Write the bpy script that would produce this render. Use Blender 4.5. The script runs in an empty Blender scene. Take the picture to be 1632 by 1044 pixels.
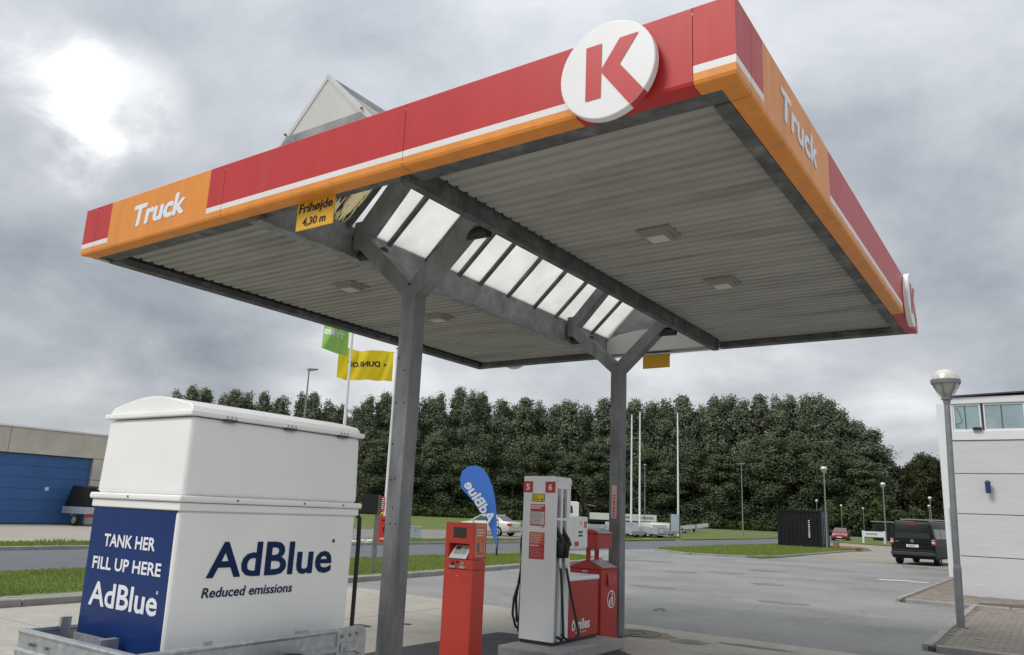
import bpy, math, random
import numpy as np
from mathutils import Vector, Matrix
random.seed(7)
RNG = np.random.default_rng(11)
R = math.radians
S = bpy.context.scene
C = S.collection

# ------------------------------------------------------------------ camera
PITCH, ROLL, YAW = .223, .042, -.603
cs, sn = math.cos(YAW), math.sin(YAW)
fwv = Vector((sn, cs, 0)); rtv = Vector((cs, -sn, 0)); upv = Vector((0, 0, 1))
Fv = math.cos(PITCH)*fwv + math.sin(PITCH)*upv
U0 = -math.sin(PITCH)*fwv + math.cos(PITCH)*upv
Rv = math.cos(ROLL)*rtv + math.sin(ROLL)*U0
Uv = -math.sin(ROLL)*rtv + math.cos(ROLL)*U0
cd = bpy.data.cameras.new('camera'); cam = bpy.data.objects.new('camera', cd); C.objects.link(cam)
m = Matrix((Rv, Uv, -Fv)).transposed().to_4x4(); m.translation = (0, 0, 1.6)
cam.matrix_world = m
cd.sensor_width = 36; cd.lens = 1249.843/1632*36; cd.shift_y = (533.169-522)/1632
cd.clip_start = .05; cd.clip_end = 5000
S.camera = cam

# ------------------------------------------------------------------ world: overcast sky
SUN_EL, SUN_AZ = 48, 205          # azimuth clockwise from +y
W = bpy.data.worlds.new('World'); S.world = W; W.use_nodes = True
nt = W.node_tree; nt.nodes.clear()
def N(t, **k):
    n = nt.nodes.new(t)
    for a, b in k.items(): setattr(n, a, b)
    return n
def L(a, b): nt.links.new(a, b)
def mth(op, a, b=None, c=None):
    n = N('ShaderNodeMath', operation=op)
    for i, v in enumerate((a, b, c)):
        if v is None: continue
        if isinstance(v, (int, float)): n.inputs[i].default_value = v
        else: L(v, n.inputs[i])
    return n.outputs[0]
out = N('ShaderNodeOutputWorld')
sky = N('ShaderNodeTexSky', sky_type='NISHITA', sun_disc=False)
sky.sun_elevation = R(SUN_EL); sky.sun_rotation = R(SUN_AZ)
bg1 = N('ShaderNodeBackground'); bg1.inputs[1].default_value = .1; L(sky.outputs[0], bg1.inputs[0])
tc = N('ShaderNodeTexCoord'); sep = N('ShaderNodeSeparateXYZ'); L(tc.outputs['Generated'], sep.inputs[0])
X, Y, Z = sep.outputs
zc = mth('ADD', mth('MAXIMUM', Z, 0.0), .34)
com = N('ShaderNodeCombineXYZ'); L(mth('DIVIDE', X, zc), com.inputs[0]); L(mth('DIVIDE', Y, zc), com.inputs[1])
def noise(scale, detail, rough, dist, off):
    mp = N('ShaderNodeMapping'); mp.inputs['Location'].default_value = off; L(com.outputs[0], mp.inputs[0])
    n = N('ShaderNodeTexNoise'); n.inputs['Scale'].default_value = scale; n.inputs['Detail'].default_value = detail
    n.inputs['Roughness'].default_value = rough; n.inputs['Distortion'].default_value = dist
    L(mp.outputs[0], n.inputs['Vector']); return n.outputs['Fac']
nA = noise(.8, 4, .5, .3, (3.1, 1.7, 0))
nB = noise(2.6, 12, .58, .25, (9.1, 4.7, 0))
v = mth('ADD', mth('MULTIPLY', nA, .5), mth('MULTIPLY', nB, .5))
def blob(d, rad, amt):
    d = Vector(d).normalized()
    vm = N('ShaderNodeVectorMath', operation='DOT_PRODUCT'); vm.inputs[1].default_value = d
    L(tc.outputs['Generated'], vm.inputs[0])
    mr = N('ShaderNodeMapRange', interpolation_type='SMOOTHSTEP')
    mr.inputs[1].default_value = math.cos(R(rad)); mr.inputs[2].default_value = 1
    mr.inputs[3].default_value = 0; mr.inputs[4].default_value = amt
    L(vm.outputs['Value'], mr.inputs[0]); return mr.outputs[0]
nC = noise(5.5, 8, .6, .4, (2.2, 7.9, 0))
mrb = N('ShaderNodeMapRange'); mrb.inputs[1].default_value = .38; mrb.inputs[2].default_value = .62; mrb.inputs[3].default_value = .05; mrb.inputs[4].default_value = 1.75; L(nC, mrb.inputs[0]); brk = mrb.outputs[0]
def pix(x, y): return Fv + Rv*((x-816)/1249.8) - Uv*((y-533.2)/1249.8)
# breaks and thicker banks in the cloud deck
for (px, py, rad, amt) in ((185, 165, 5.2, .125), (85, 120, 4.5, .10), (125, 245, 3.5, .10), (330, 480, 10, -.105), (150, 520, 9, -.085), (620, 60, 9, -.04), (820, 50, 9, .03), (1480, 480, 9, .05),
                           (1480, 120, 13, -.06), (300, 260, 7, -.03), (1440, 720, 6, .14), (120, 630, 9, .10), (540, 640, 8, .11), (1250, 560, 8, -.02), (760, 600, 9, .06), (1150, 620, 10, .05)):
    bl = blob(pix(px, py), rad, amt)
    if abs(amt) > .09 and py < 300: bl = mth('MULTIPLY', bl, brk)     # ragged edges to the bright breaks
    v = mth('ADD', v, bl)
cr = N('ShaderNodeValToRGB'); L(v, cr.inputs[0])
el = cr.color_ramp.elements
el[0].position = .27; el[0].color = (.22, .24, .275, 1)
el[1].position = .80; el[1].color = (1.0, 1.0, .99, 1)
for p, c in ((.40, (.355, .378, .415)), (.48, (.455, .48, .515)), (.56, (.56, .58, .61)), (.645, (.72, .735, .75))):
    e = el.new(p); e.color = c + (1,)
# overcast sky brightens gently towards the zenith
zz = mth('MAXIMUM', Z, 0.0)
gr = mth('ADD', .80, mth('MULTIPLY', mth('MULTIPLY', zz, zz), 1.3))
bg2 = N('ShaderNodeBackground'); L(cr.outputs[0], bg2.inputs[0]); L(gr, bg2.inputs[1])
mx = N('ShaderNodeMixShader'); mx.inputs[0].default_value = .94
L(bg1.outputs[0], mx.inputs[1]); L(bg2.outputs[0], mx.inputs[2]); L(mx.outputs[0], out.inputs[0])

# ------------------------------------------------------------------ sun
sd = bpy.data.lights.new('sun', 'SUN'); so = bpy.data.objects.new('sun', sd); C.objects.link(so)
sd.energy = 1.5; sd.angle = R(22); sd.color = (1, .965, .91)
az, elv = R(SUN_AZ), R(SUN_EL)
dsun = Vector((math.sin(az)*math.cos(elv), math.cos(az)*math.cos(elv), math.sin(elv)))
so.rotation_euler = (-dsun).to_track_quat('-Z', 'Y').to_euler(); so.location = (0, -20, 40)
# ------------------------------------------------------------------ exposure
S.view_settings.view_transform = 'Standard'; S.view_settings.look = 'None'
S.view_settings.gamma = 1; S.view_settings.exposure = 0.33; S.view_settings.use_curve_mapping = False
S.render.engine = 'CYCLES'
S.cycles.use_denoising = True
S.cycles.max_bounces = 6; S.cycles.transparent_max_bounces = 8

# ------------------------------------------------------------------ materials
def mat(name, col, rough=.6, metal=0, var=0., vs=3., bump=0., bs=40., spec=.5, coat=0., col2=None, c2s=1., c2=(.5, .7), streak=0., trans=0., emis=None, attr=None, stretch=None, fine=0.):
    mm = bpy.data.materials.new(name); mm.use_nodes = True
    t = mm.node_tree; b = t.nodes['Principled BSDF']
    b.inputs['Roughness'].default_value = rough; b.inputs['Metallic'].default_value = metal
    b.inputs['Specular IOR Level'].default_value = spec
    b.inputs['Coat Weight'].default_value = coat; b.inputs['Coat Roughness'].default_value = .15
    base = tuple(col) + (1,)
    b.inputs['Base Color'].default_value = base
    if emis: b.inputs['Emission Color'].default_value = tuple(emis[:3])+(1,); b.inputs['Emission Strength'].default_value = emis[3]
    tcn = t.nodes.new('ShaderNodeTexCoord'); vec = tcn.outputs['Object']
    if stretch:
        mp = t.nodes.new('ShaderNodeMapping'); mp.inputs['Scale'].default_value = stretch
        t.links.new(vec, mp.inputs[0]); vec = mp.outputs[0]
    cur = None
    def rgb(c):
        n = t.nodes.new('ShaderNodeRGB'); n.outputs[0].default_value = tuple(c)+(1,); return n.outputs[0]
    def nz(sc, det=6, ro=.6):
        n = t.nodes.new('ShaderNodeTexNoise'); n.inputs['Scale'].default_value = sc; n.inputs['Detail'].default_value = det
        n.inputs['Roughness'].default_value = ro; t.links.new(vec, n.inputs['Vector']); return n.outputs['Fac']
    def mixc(f, a, b_, mode='MIX'):
        n = t.nodes.new('ShaderNodeMix'); n.data_type = 'RGBA'; n.blend_type = mode
        if isinstance(f, float): n.inputs[0].default_value = f
        else: t.links.new(f, n.inputs[0])
        t.links.new(a, n.inputs[6]); t.links.new(b_, n.inputs[7]); return n.outputs[2]
    def ramp(f, lo, hi):
        n = t.nodes.new('ShaderNodeMapRange'); n.inputs[1].default_value = lo; n.inputs[2].default_value = hi
        t.links.new(f, n.inputs[0]); return n.outputs[0]
    cur = rgb(col)
    if col2: cur = mixc(ramp(nz(c2s), *c2), cur, rgb(col2))
    if attr:
        a = t.nodes.new('ShaderNodeAttribute'); a.attribute_name = attr
        cur = mixc(a.outputs['Fac'], cur, rgb(attr_col.get(name, col)))
    if var:
        lo = tuple(1-var for _ in range(3)); hi = tuple(1+var for _ in range(3))
        k = mixc(ramp(nz(vs), .3, .7), rgb(lo), rgb(hi)); cur = mixc(1.0, cur, k, 'MULTIPLY')
    if fine:
        k = mixc(ramp(nz(46, 3, .8), .35, .65), rgb((1-fine,)*3), rgb((1+fine,)*3)); cur = mixc(1.0, cur, k, 'MULTIPLY')
        k = mixc(ramp(nz(7, 5, .7), .32, .68), rgb((1-fine*.45,)*3), rgb((1+fine*.45,)*3)); cur = mixc(1.0, cur, k, 'MULTIPLY')
    t.links.new(cur, b.inputs['Base Color'])
    if var:
        r2 = t.nodes.new('ShaderNodeMapRange'); r2.inputs[3].default_value = max(.05, rough-.1); r2.inputs[4].default_value = min(1, rough+.12)
        t.links.new(nz(vs*2.3), r2.inputs[0]); t.links.new(r2.outputs[0], b.inputs['Roughness'])
    if bump:
        bn = t.nodes.new('ShaderNodeBump'); bn.inputs['Strength'].default_value = bump; bn.inputs['Distance'].default_value = .02
        t.links.new(nz(bs, 8), bn.inputs['Height']); t.links.new(bn.outputs[0], b.inputs['Normal'])
    if trans:
        tr = t.nodes.new('ShaderNodeBsdfTranslucent'); t.links.new(cur, tr.inputs[0])
        ms = t.nodes.new('ShaderNodeMixShader'); ms.inputs[0].default_value = trans
        t.links.new(b.outputs[0], ms.inputs[1]); t.links.new(tr.outputs[0], ms.inputs[2])
        t.links.new(ms.outputs[0], t.nodes['Material Output'].inputs[0])
    return mm
attr_col = {'leaf': (.255, .28, .19), 'leaf_shaded': (.165, .195, .11), 'leaf_dark': (.085, .10, .045), 'bush_leaf': (.09, .13, .045), 'blade': (.28, .35, .09)}
M = {}
def mk(name, *a, **k): M[name] = mat(name, *a, **k); return M[name]
mk('fascia_red', (.52, .036, .038), .40, var=.06, vs=2.6, spec=.32, stretch=(2.4, 2.4, .3), col2=(.44, .065, .065), c2s=1.6, c2=(.55, .95))
mk('fascia_orange', (.78, .285, .05), .40, var=.09, vs=2.6, spec=.32, stretch=(2.4, 2.4, .3), col2=(.58, .24, .07), c2s=2.0, c2=(.52, .9))
mk('fascia_white', (.78, .77, .76), .4, var=.04)
mk('logo_white', (.82, .82, .83), .35, var=.03)
mk('logo_red', (.52, .022, .028), .4, var=.03)
mk('dark_gap', (.02, .02, .02), .8)
mk('steel', (.27, .278, .285), .62, .25, var=.32, vs=5, bump=.12, bs=30, col2=(.28, .29, .30), c2s=9, c2=(.55, .75))
mk('post_steel', (.185, .19, .198), .62, .15, var=.35, vs=4, bump=.15, bs=25, col2=(.27, .28, .295), c2s=3.2, c2=(.5, .72), stretch=(1, 1, .35))
mk('edge_steel', (.10, .105, .11), .7, .1, var=.4, vs=6, bump=.15, bs=30, col2=(.19, .19, .19), c2s=4)
mk('galv', (.40, .42, .435), .42, .55, var=.16, vs=14, bump=.06, bs=60, col2=(.52, .53, .54), c2s=22)
mk('soffit', (.355, .352, .33), .55, var=.13, vs=1.5, col2=(.22, .215, .195), c2s=1.1, c2=(.48, .75), stretch=(.5, 3, 1))
mk('roof_deck', (.10, .10, .10), .8)
mk('glazing', (.93, .935, .905), .5, var=.07, vs=2.5, trans=.8)
mk('gable_white', (.80, .81, .79), .5, var=.04, vs=3, trans=.4)
mk('glazing_old', (.78, .73, .54), .6, var=.1, vs=3, trans=.6, col2=(.05, .04, .03), c2s=4, c2=(.53, .58), stretch=(.7, 4, .7))
mk('sign_yellow', (.74, .40, .025), .45, var=.05)
mk('text_black', (.018, .018, .02), .5)
mk('lamp_glass', (.55, .55, .50), .3)
mk('fixture', (.27, .265, .24), .5, var=.1)
mk('white_grp', (.855, .855, .84), .32, var=.045, vs=1.3, bump=.02, bs=6, coat=.15)
mk('panel_blue', (.008, .032, .145), .3, var=.08, vs=2, spec=.35)
mk('text_white', (.80, .82, .86), .45)
mk('text_navy', (.004, .021, .085), .5, spec=.2)
mk('black_rubber', (.016, .016, .017), .5, var=.2)
mk('bolt', (.2, .2, .2), .4, .7)
mk('terminal_red', (.55, .048, .028), .36, var=.05, vs=3, coat=.1)
mk('pump_white', (.82, .83, .84), .34, var=.03, vs=2)
mk('pump_grey', (.36, .38, .39), .4, var=.06)
mk('pump_red', (.40, .035, .026), .4, var=.07, vs=3)
mk('bin_red', (.43, .026, .026), .42, var=.10, vs=4)
mk('bin_grey', (.42, .42, .41), .5, var=.1)
mk('sticker_red', (.52, .035, .04), .4)
mk('sticker_orange', (.60, .20, .05), .4, col2=(.55, .06, .04), c2s=3.0, c2=(.4, .6))
mk('sticker_yellow', (.75, .60, .04), .4)
mk('paper', (.62, .63, .64), .6, var=.05)
mk('lcd', (.045, .05, .03), .15)
mk('chrome', (.6, .6, .6), .22, .9)
mk('conc', (.40, .375, .325), .85, var=.14, vs=2.2, fine=.14, bump=.25, bs=55, col2=(.33, .31, .27), c2s=.55, c2=(.45, .7))
mk('conc_dark', (.10, .10, .10), .9, var=.2)
mk('tar', (.045, .047, .05), .85, var=.3, vs=3, bump=.3, bs=70)
mk('plinth', (.34, .345, .34), .8, var=.16, vs=5, bump=.2, bs=50)
mk('asphalt', (.250, .248, .238), .9, var=.11, vs=.5, bump=.5, bs=70, col2=(.205, .204, .197), c2s=.35, c2=(.46, .62), fine=.22)
mk('asphalt_patch', (.185, .183, .176), .9, var=.2, vs=1.2, bump=.3, bs=80)
mk('road', (.115, .12, .13), .85, var=.12, vs=.6, bump=.25, bs=60)
mk('sand_yard', (.27, .245, .205), .9, var=.14, vs=.35, bump=.2, bs=40)
mk('gravel', (.20, .19, .175), .95, var=.2, vs=.7, bump=.4, bs=30)
mk('apron', (.33, .30, .255), .9, var=.08, vs=.3, bump=.15, bs=30)
mk('grass', (.105, .15, .042), .95, var=.30, vs=1.6, bump=.5, bs=22, spec=.15, col2=(.115, .135, .042), c2s=.35, c2=(.45, .65))
mk('lawn', (.115, .16, .045), .95, var=.28, vs=.5, bump=.3, bs=6, spec=.1, col2=(.14, .15, .055), c2s=.12, c2=(.45, .62))
mk('soil', (.10, .085, .06), .95, var=.35, vs=2, col2=(.07, .09, .03), c2s=3)
mk('kerb', (.29, .28, .26), .88, var=.2, vs=3, bump=.25, bs=35)
mk('paver', (.235, .205, .17), .9, var=.22, vs=4, bump=.25, bs=60)
mk('paver_joint', (.10, .088, .07), .95, var=.3, vs=8)
mk('blade', (.15, .22, .045), .8, spec=.2, attr='tone', trans=.3)
mk('flower', (.55, .50, .04), .8)
mk('stone_white', (.62, .61, .58), .9, var=.2, vs=8)
mk('leaf', (.108, .132, .080), .7, spec=.2, attr='tone', trans=.28)
mk('leaf_shaded', (.078, .10, .052), .7, spec=.2, attr='tone', trans=.25)  # darker poplar leaf: shade low in the tree line put into the colour
mk('leaf_dark', (.060, .064, .030), .75, spec=.2, attr='tone', trans=.35)
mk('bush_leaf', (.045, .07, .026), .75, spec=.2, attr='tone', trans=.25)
mk('bark', (.10, .085, .065), .9, var=.3, vs=6, bump=.4, bs=20)
mk('block_white', (.60, .605, .61), .8, var=.05, vs=2, bump=.25, bs=12, stretch=(.35, .35, 2.2))
mk('white_trim', (.74, .75, .76), .5, var=.03)
mk('joint_dark', (.12, .12, .12), .9)
mk('glass_reflect', (.30, .40, .42), .08, spec=.8, var=.2, vs=1.2)  # light-blue reflection of the upper windows put into the pane colour
mk('glass_dark', (.012, .014, .016), .06, spec=.8)
mk('glass_car', (.035, .042, .045), .05, spec=.9)
mk('frame_dark', (.06, .07, .09), .5)
mk('garage_wall', (.54, .50, .43), .9, var=.14, vs=1.0, bump=.25, bs=18)
mk('door_blue', (.035, .115, .31), .5, var=.10, vs=.8)
mk('black_paint', (.012, .013, .015), .55, var=.2, vs=1, spec=.2)
mk('van_black', (.009, .011, .010), .42, spec=.22)
mk('plastic_dark', (.03, .032, .034), .6)
mk('car_silver', (.58, .56, .48), .28, .25, coat=.5)
mk('car_red', (.28, .018, .035), .25, coat=.5)
mk('tyre', (.018, .018, .018), .85)
mk('rim', (.42, .43, .44), .35, .6)
mk('tail_red', (.45, .02, .018), .2, coat=.3)
mk('tail_clear', (.62, .60, .58), .2)
mk('headlamp', (.75, .76, .78), .12, coat=.4)
mk('plate_white', (.72, .72, .72), .5)
mk('truck_white', (.78, .78, .78), .3, coat=.3)
mk('crane_orange', (.40, .16, .07), .5)
mk('trailer_galv', (.50, .53, .56), .38, .45, var=.12, vs=3)
mk('lamp_pole', (.255, .27, .28), .5, .45, var=.16, vs=8)
mk('lamp_dome', (.66, .64, .57), .22, .35, var=.05, vs=10)
mk('lamp_bowl', (.46, .47, .44), .15, spec=.7)
mk('lamp_inner', (.20, .20, .18), .5)
mk('flagpole', (.80, .80, .80), .4, var=.03)
mk('flag_yellow', (.90, .70, .03), .75, trans=.5)
mk('flag_green', (.32, .58, .14), .75, trans=.35)
mk('banner_blue', (.075, .22, .72), .7, trans=.3)
mk('wood_grey', (.19, .185, .175), .85, var=.25, vs=8, stretch=(3, 3, .5))
mk('box_red', (.60, .035, .04), .4, var=.05)
mk('cabinet_blue', (.36, .43, .47), .6, var=.08)
mk('wood_orange', (.36, .18, .085), .8, var=.2, vs=6)
mk('shed_dark', (.012, .013, .014), .7, var=.3, vs=1)
mk('shed_roof', (.25, .25, .25), .5)
mk('sign_blue', (.02, .04, .14), .4)
mk('banner_white', (.62, .62, .58), .6, var=.06)
mk('text_grey', (.16, .16, .17), .6)
mk('manhole', (.15, .125, .10), .7, .3, var=.4, vs=14, bump=.3, bs=40)
mk('rust', (.22, .13, .08), .9, var=.3, vs=9)
mk('cone_pink', (.62, .46, .45), .5)

# ------------------------------------------------------------------ mesh helpers
OFF = {}
class MB:
    def __init__(s): s.v = []; s.f = []; s.mi = []
    def add(s, vs, fs, mi=0):
        o = len(s.v); s.v += [tuple(p) for p in vs]
        for f in fs: s.f.append([o+i for i in f]); s.mi.append(mi)
        return s
    def box(s, x0, x1, y0, y1, z0, z1, mi=0):
        return s.add([(x0, y0, z0), (x1, y0, z0), (x1, y1, z0), (x0, y1, z0), (x0, y0, z1), (x1, y0, z1), (x1, y1, z1), (x0, y1, z1)],
                     [(0, 3, 2, 1), (4, 5, 6, 7), (0, 1, 5, 4), (1, 2, 6, 5), (2, 3, 7, 6), (3, 0, 4, 7)], mi)
    def bar(s, p0, p1, w, h, up=(0, 0, 1), mi=0):
        p0, p1 = Vector(p0), Vector(p1); d = (p1-p0).normalized(); u = Vector(up)
        a = d.cross(u)
        if a.length < 1e-4: a = d.cross(Vector((0, 1, 0)))
        a.normalize(); b = a.cross(d).normalized()
        vs = []
        for p in (p0, p1):
            for i, j in ((-1, -1), (1, -1), (1, 1), (-1, 1)): vs.append(p + a*(i*w/2) + b*(j*h/2))
        return s.add(vs, [(0, 3, 2, 1), (4, 5, 6, 7), (0, 1, 5, 4), (1, 2, 6, 5), (2, 3, 7, 6), (3, 0, 4, 7)][:2] + [(0, 1, 5, 4), (1, 2, 6, 5), (2, 3, 7, 6), (3, 0, 4, 7)], mi)
    def tube(s, pts, r, n=10, caps=True, mi=0):
        pts = [Vector(p) for p in pts]; k = len(pts); rs = r if isinstance(r, (list, tuple)) else [r]*k
        o = len(s.v); ref = None
        for i, p in enumerate(pts):
            d = (pts[min(i+1, k-1)]-pts[max(i-1, 0)]).normalized()
            if ref is None:
                ref = d.orthogonal().normalized()
            a = (ref - d*ref.dot(d)).normalized(); b = d.cross(a); ref = a
            for j in range(n):
                t = 2*math.pi*j/n; s.v.append(tuple(p + (a*math.cos(t)+b*math.sin(t))*rs[i]))
        for i in range(k-1):
            for j in range(n):
                s.f.append([o+i*n+j, o+i*n+(j+1) % n, o+(i+1)*n+(j+1) % n, o+(i+1)*n+j]); s.mi.append(mi)
        if caps:
            s.f.append([o+j for j in range(n)][::-1]); s.mi.append(mi)
            s.f.append([o+(k-1)*n+j for j in range(n)]); s.mi.append(mi)
        return s
    def lathe(s, prof, c=(0, 0, 0), n=20, mi=0):
        o = len(s.v)
        for (r, z) in prof:
            for j in range(n):
                t = 2*math.pi*j/n; s.v.append((c[0]+r*math.cos(t), c[1]+r*math.sin(t), c[2]+z))
        for i in range(len(prof)-1):
            for j in range(n):
                s.f.append([o+i*n+j, o+i*n+(j+1) % n, o+(i+1)*n+(j+1) % n, o+(i+1)*n+j]); s.mi.append(mi)
        return s
    def prism(s, pts, axis, a0, a1, mi=0):
        """pts: 2-D polygon; axis 'x': (y,z), 'y': (x,z), 'z': (x,y)"""
        n = len(pts); vs = []
        for a in (a0, a1):
            for p in pts:
                vs.append({'x': (a, p[0], p[1]), 'y': (p[0], a, p[1]), 'z': (p[0], p[1], a)}[axis])
        fs = [list(range(n))[::-1], [n+i for i in range(n)]] + [(i, (i+1) % n, n+(i+1) % n, n+i) for i in range(n)]
        return s.add(vs, fs, mi)
    def loft(s, rings, closed=True, caps=True, mi=0):
        n = len(rings[0]); o = len(s.v)
        for r in rings: s.v += [tuple(p) for p in r]
        for i in range(len(rings)-1):
            for j in range(n if closed else n-1):
                s.f.append([o+i*n+j, o+i*n+(j+1) % n, o+(i+1)*n+(j+1) % n, o+(i+1)*n+j]); s.mi.append(mi)
        if caps and closed:
            s.f.append([o+j for j in range(n)][::-1]); s.mi.append(mi)
            s.f.append([o+(len(rings)-1)*n+j for j in range(n)]); s.mi.append(mi)
        return s
    def quad(s, a, b, c, d, mi=0): return s.add([a, b, c, d], [(0, 1, 2, 3)], mi)
    def build(s, name, mats, parent=None, bevel=0, seg=2, smooth=False, recalc=True, local=False):
        off = OFF.get(parent.name, Vector((0, 0, 0))) if parent and not local else Vector((0, 0, 0))
        me = bpy.data.meshes.new(name)
        me.from_pydata([(a-off.x, b-off.y, c-off.z) for a, b, c in s.v], [], s.f)
        mats = mats if isinstance(mats, (list, tuple)) else [mats]
        for x in mats: me.materials.append(M[x] if isinstance(x, str) else x)
        if len(mats) > 1: me.polygons.foreach_set('material_index', s.mi)
        me.update()
        if recalc:
            import bmesh
            b = bmesh.new(); b.from_mesh(me); bmesh.ops.recalc_face_normals(b, faces=b.faces); b.to_mesh(me); b.free()
        if smooth: me.polygons.foreach_set('use_smooth', [True]*len(me.polygons))
        o = bpy.data.objects.new(name, me); C.objects.link(o)
        if parent: o.parent = parent; OFF[o.name] = off
        else: OFF[o.name] = Vector((0, 0, 0))
        if bevel:
            bm = o.modifiers.new('edge', 'BEVEL'); bm.width = bevel; bm.segments = seg; bm.limit_method = 'ANGLE'; bm.angle_limit = R(35)
        return o
def thing(name, label, cat, loc=(0, 0, 0), rz=None, group=None):
    """Empty at the base. rz None: children are given in world coordinates; otherwise in the thing's own frame."""
    o = bpy.data.objects.new(name, None); C.objects.link(o); o.empty_display_size = .2
    o.location = loc; o['label'] = label; o['category'] = cat
    if group: o['group'] = group
    if rz is None: OFF[o.name] = Vector(loc)
    else: OFF[o.name] = Vector((0, 0, 0)); o.rotation_euler = (0, 0, rz)
    return o
def tag(o, label, cat, group=None):
    o['label'] = label; o['category'] = cat
    if group: o['group'] = group
    return o
def structure(o, label=None):
    o['kind'] = 'structure'
    if label: o['label'] = label
    return o
def stuff(o, label=None):
    o['kind'] = 'stuff'
    if label: o['label'] = label
    return o
def copy_tree(o, parent=None):
    c = o.copy(); C.objects.link(c)
    if parent: c.parent = parent
    for ch in list(o.children): copy_tree(ch, c)
    return c
def bearing(x, y): return math.atan2(-x, y)      # rotation that makes a thing's -y face look at the camera spot
def lettering(body, O, Rr, Uu, w, h, mt, parent, bold=.0, shear=0., thick=0., name='lettering', warp=None, space=1., fat=0.):
    cu = bpy.data.curves.new(name, 'FONT'); cu.body = body; cu.offset = bold; cu.shear = shear; cu.resolution_u = 3; cu.space_character = space
    tmp = bpy.data.objects.new(name, cu); C.objects.link(tmp)
    bpy.context.view_layer.update()
    me = bpy.data.meshes.new_from_object(tmp.evaluated_get(bpy.context.evaluated_depsgraph_get()))
    bpy.data.objects.remove(tmp); bpy.data.curves.remove(cu)
    co = np.empty(len(me.vertices)*3); me.vertices.foreach_get('co', co); co = co.reshape(-1, 3)
    a, b = co.min(0), co.max(0); q = (co-a)/np.maximum(b-a, 1e-6)
    O = np.array(O, float); Rr = np.array(Rr, float); Uu = np.array(Uu, float)
    off = np.array(OFF.get(parent.name, Vector((0, 0, 0)))) if parent else 0
    p = O + q[:, :1]*Rr*w + q[:, 1:2]*Uu*h
    if warp: p = np.array([warp(*r) for r in p])
    p = p - off
    if fat:      # heavier strokes: the outline repeated a hair apart, each copy a fraction of a millimetre further out
        nrm = np.cross(Rr, Uu); nrm /= np.linalg.norm(nrm); fs = [list(f.vertices) for f in me.polygons]; n0 = len(p)
        sh = [(-fat, 0), (fat, 0), (0, fat*.7), (0, -fat*.7), (0, 0)]
        allp = np.concatenate([p + Rr*dx*h + Uu*dy*h + nrm*.0003*i for i, (dx, dy) in enumerate(sh)])
        me2 = bpy.data.meshes.new(name); me2.from_pydata([tuple(r) for r in allp], [], [[i+k*n0 for i in f] for k in range(len(sh)) for f in fs]); bpy.data.meshes.remove(me); me = me2
    else: me.vertices.foreach_set('co', p.ravel())
    me.update(); me.name = name
    me.materials.clear(); me.materials.append(M[mt])
    o = bpy.data.objects.new(name, me); C.objects.link(o)
    if parent: o.parent = parent; OFF[o.name] = OFF.get(parent.name, Vector((0, 0, 0)))
    return o
def strokes(O, Rr, Uu, w, h, rows, mt, parent, name='print', seed=0, fill=.5, word=(.06, .2)):
    """small unreadable print: rows of short bars"""
    r = random.Random(seed); b = MB(); O, Rr, Uu = Vector(O), Vector(Rr), Vector(Uu)
    for k in range(rows):
        y0 = h*(1-(k+.5+fill/2)/rows); y1 = h*(1-(k+.5-fill/2)/rows); x = 0; end = w*r.uniform(.65, 1)
        while x < end-.02*w:
            l = min(w*r.uniform(*word), end-x)
            b.quad(*[O+Rr*i+Uu*j for i, j in ((x, y0), (x+l, y0), (x+l, y1), (x, y1))]); x += l + w*.03
    return b.build(name, mt, parent, recalc=False)
def sheet(name, pts, z, mt, parent=None):
    b = MB(); b.add([(x, y, z) for x, y in pts], [list(range(len(pts)))])
    return b.build(name, mt, parent)
def slab(name, pts, z0, z1, mt, parent=None): return MB().prism(pts, 'z', z0, z1).build(name, mt, parent)
def disc(c, r, nrm, n=40):
    c = Vector(c); nrm = Vector(nrm).normalized(); a = Vector((-nrm.y, nrm.x, 0)).normalized(); b = nrm.cross(a)*1
    return [c + (a*math.cos(2*math.pi*i/n)+b*math.sin(2*math.pi*i/n))*r for i in range(n)]
# ================================================================== GROUND
structure(sheet('lawn', [(1800*math.cos(2*math.pi*i/48), 1800*math.sin(2*math.pi*i/48)) for i in range(48)], -.03, 'lawn'))
structure(sheet('car_park', [(-42, 26), (-26.6, 24.5), (-26.6, 58), (-42, 58)], -.016, 'gravel'))
structure(sheet('garage_apron', [(-43.98, -40), (-26.6, -40), (-26.6, 15.2), (-30, 24), (-43.98, 30)], -.014, 'apron'))
structure(sheet('road', [(-24.4, -80), (-17.4, -80), (-17.4, 34), (-17.9, 64), (-17.5, 84), (-21, 118), (-30, 160), (-46, 230), (-53, 228), (-37, 158), (-28.5, 118), (-24.9, 84), (-24.6, 50)], -.008, 'road'))
structure(sheet('side_road', [(-24.8, 96), (-26.5, 112), (-44, 132), (-70, 150), (-75, 146), (-48, 126), (-31, 104)], -.012, 'road'))
structure(sheet('yard', [(-13.4, -40), (45, -40), (45, 200), (14, 200), (-2, 76), (-11.2, 70), (-11.2, 37), (-18.2, 43), (-18.4, 28.5), (-13.4, 27)], -.004, 'asphalt'))
structure(sheet('sandy_yard', [(-11.3, 45), (-8, 41), (-3, 44), (2, 60), (2, 77), (-9, 77), (-17.6, 84), (-17.8, 66), (-11.3, 62)], 0, 'sand_yard'))
def ragged(x0, x1, y0, y1, n=14, j=.06, seed=0):
    r = random.Random(seed); p = []
    cx, cy, a, b = (x0+x1)/2, (y0+y1)/2, (x1-x0)/2, (y1-y0)/2
    for i in range(n):
        t = 2*math.pi*i/n; k = 1 + r.uniform(-.22, .22)
        p.append((cx+a*k*math.cos(t), cy+b*k*math.sin(t)))
    return p
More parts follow.
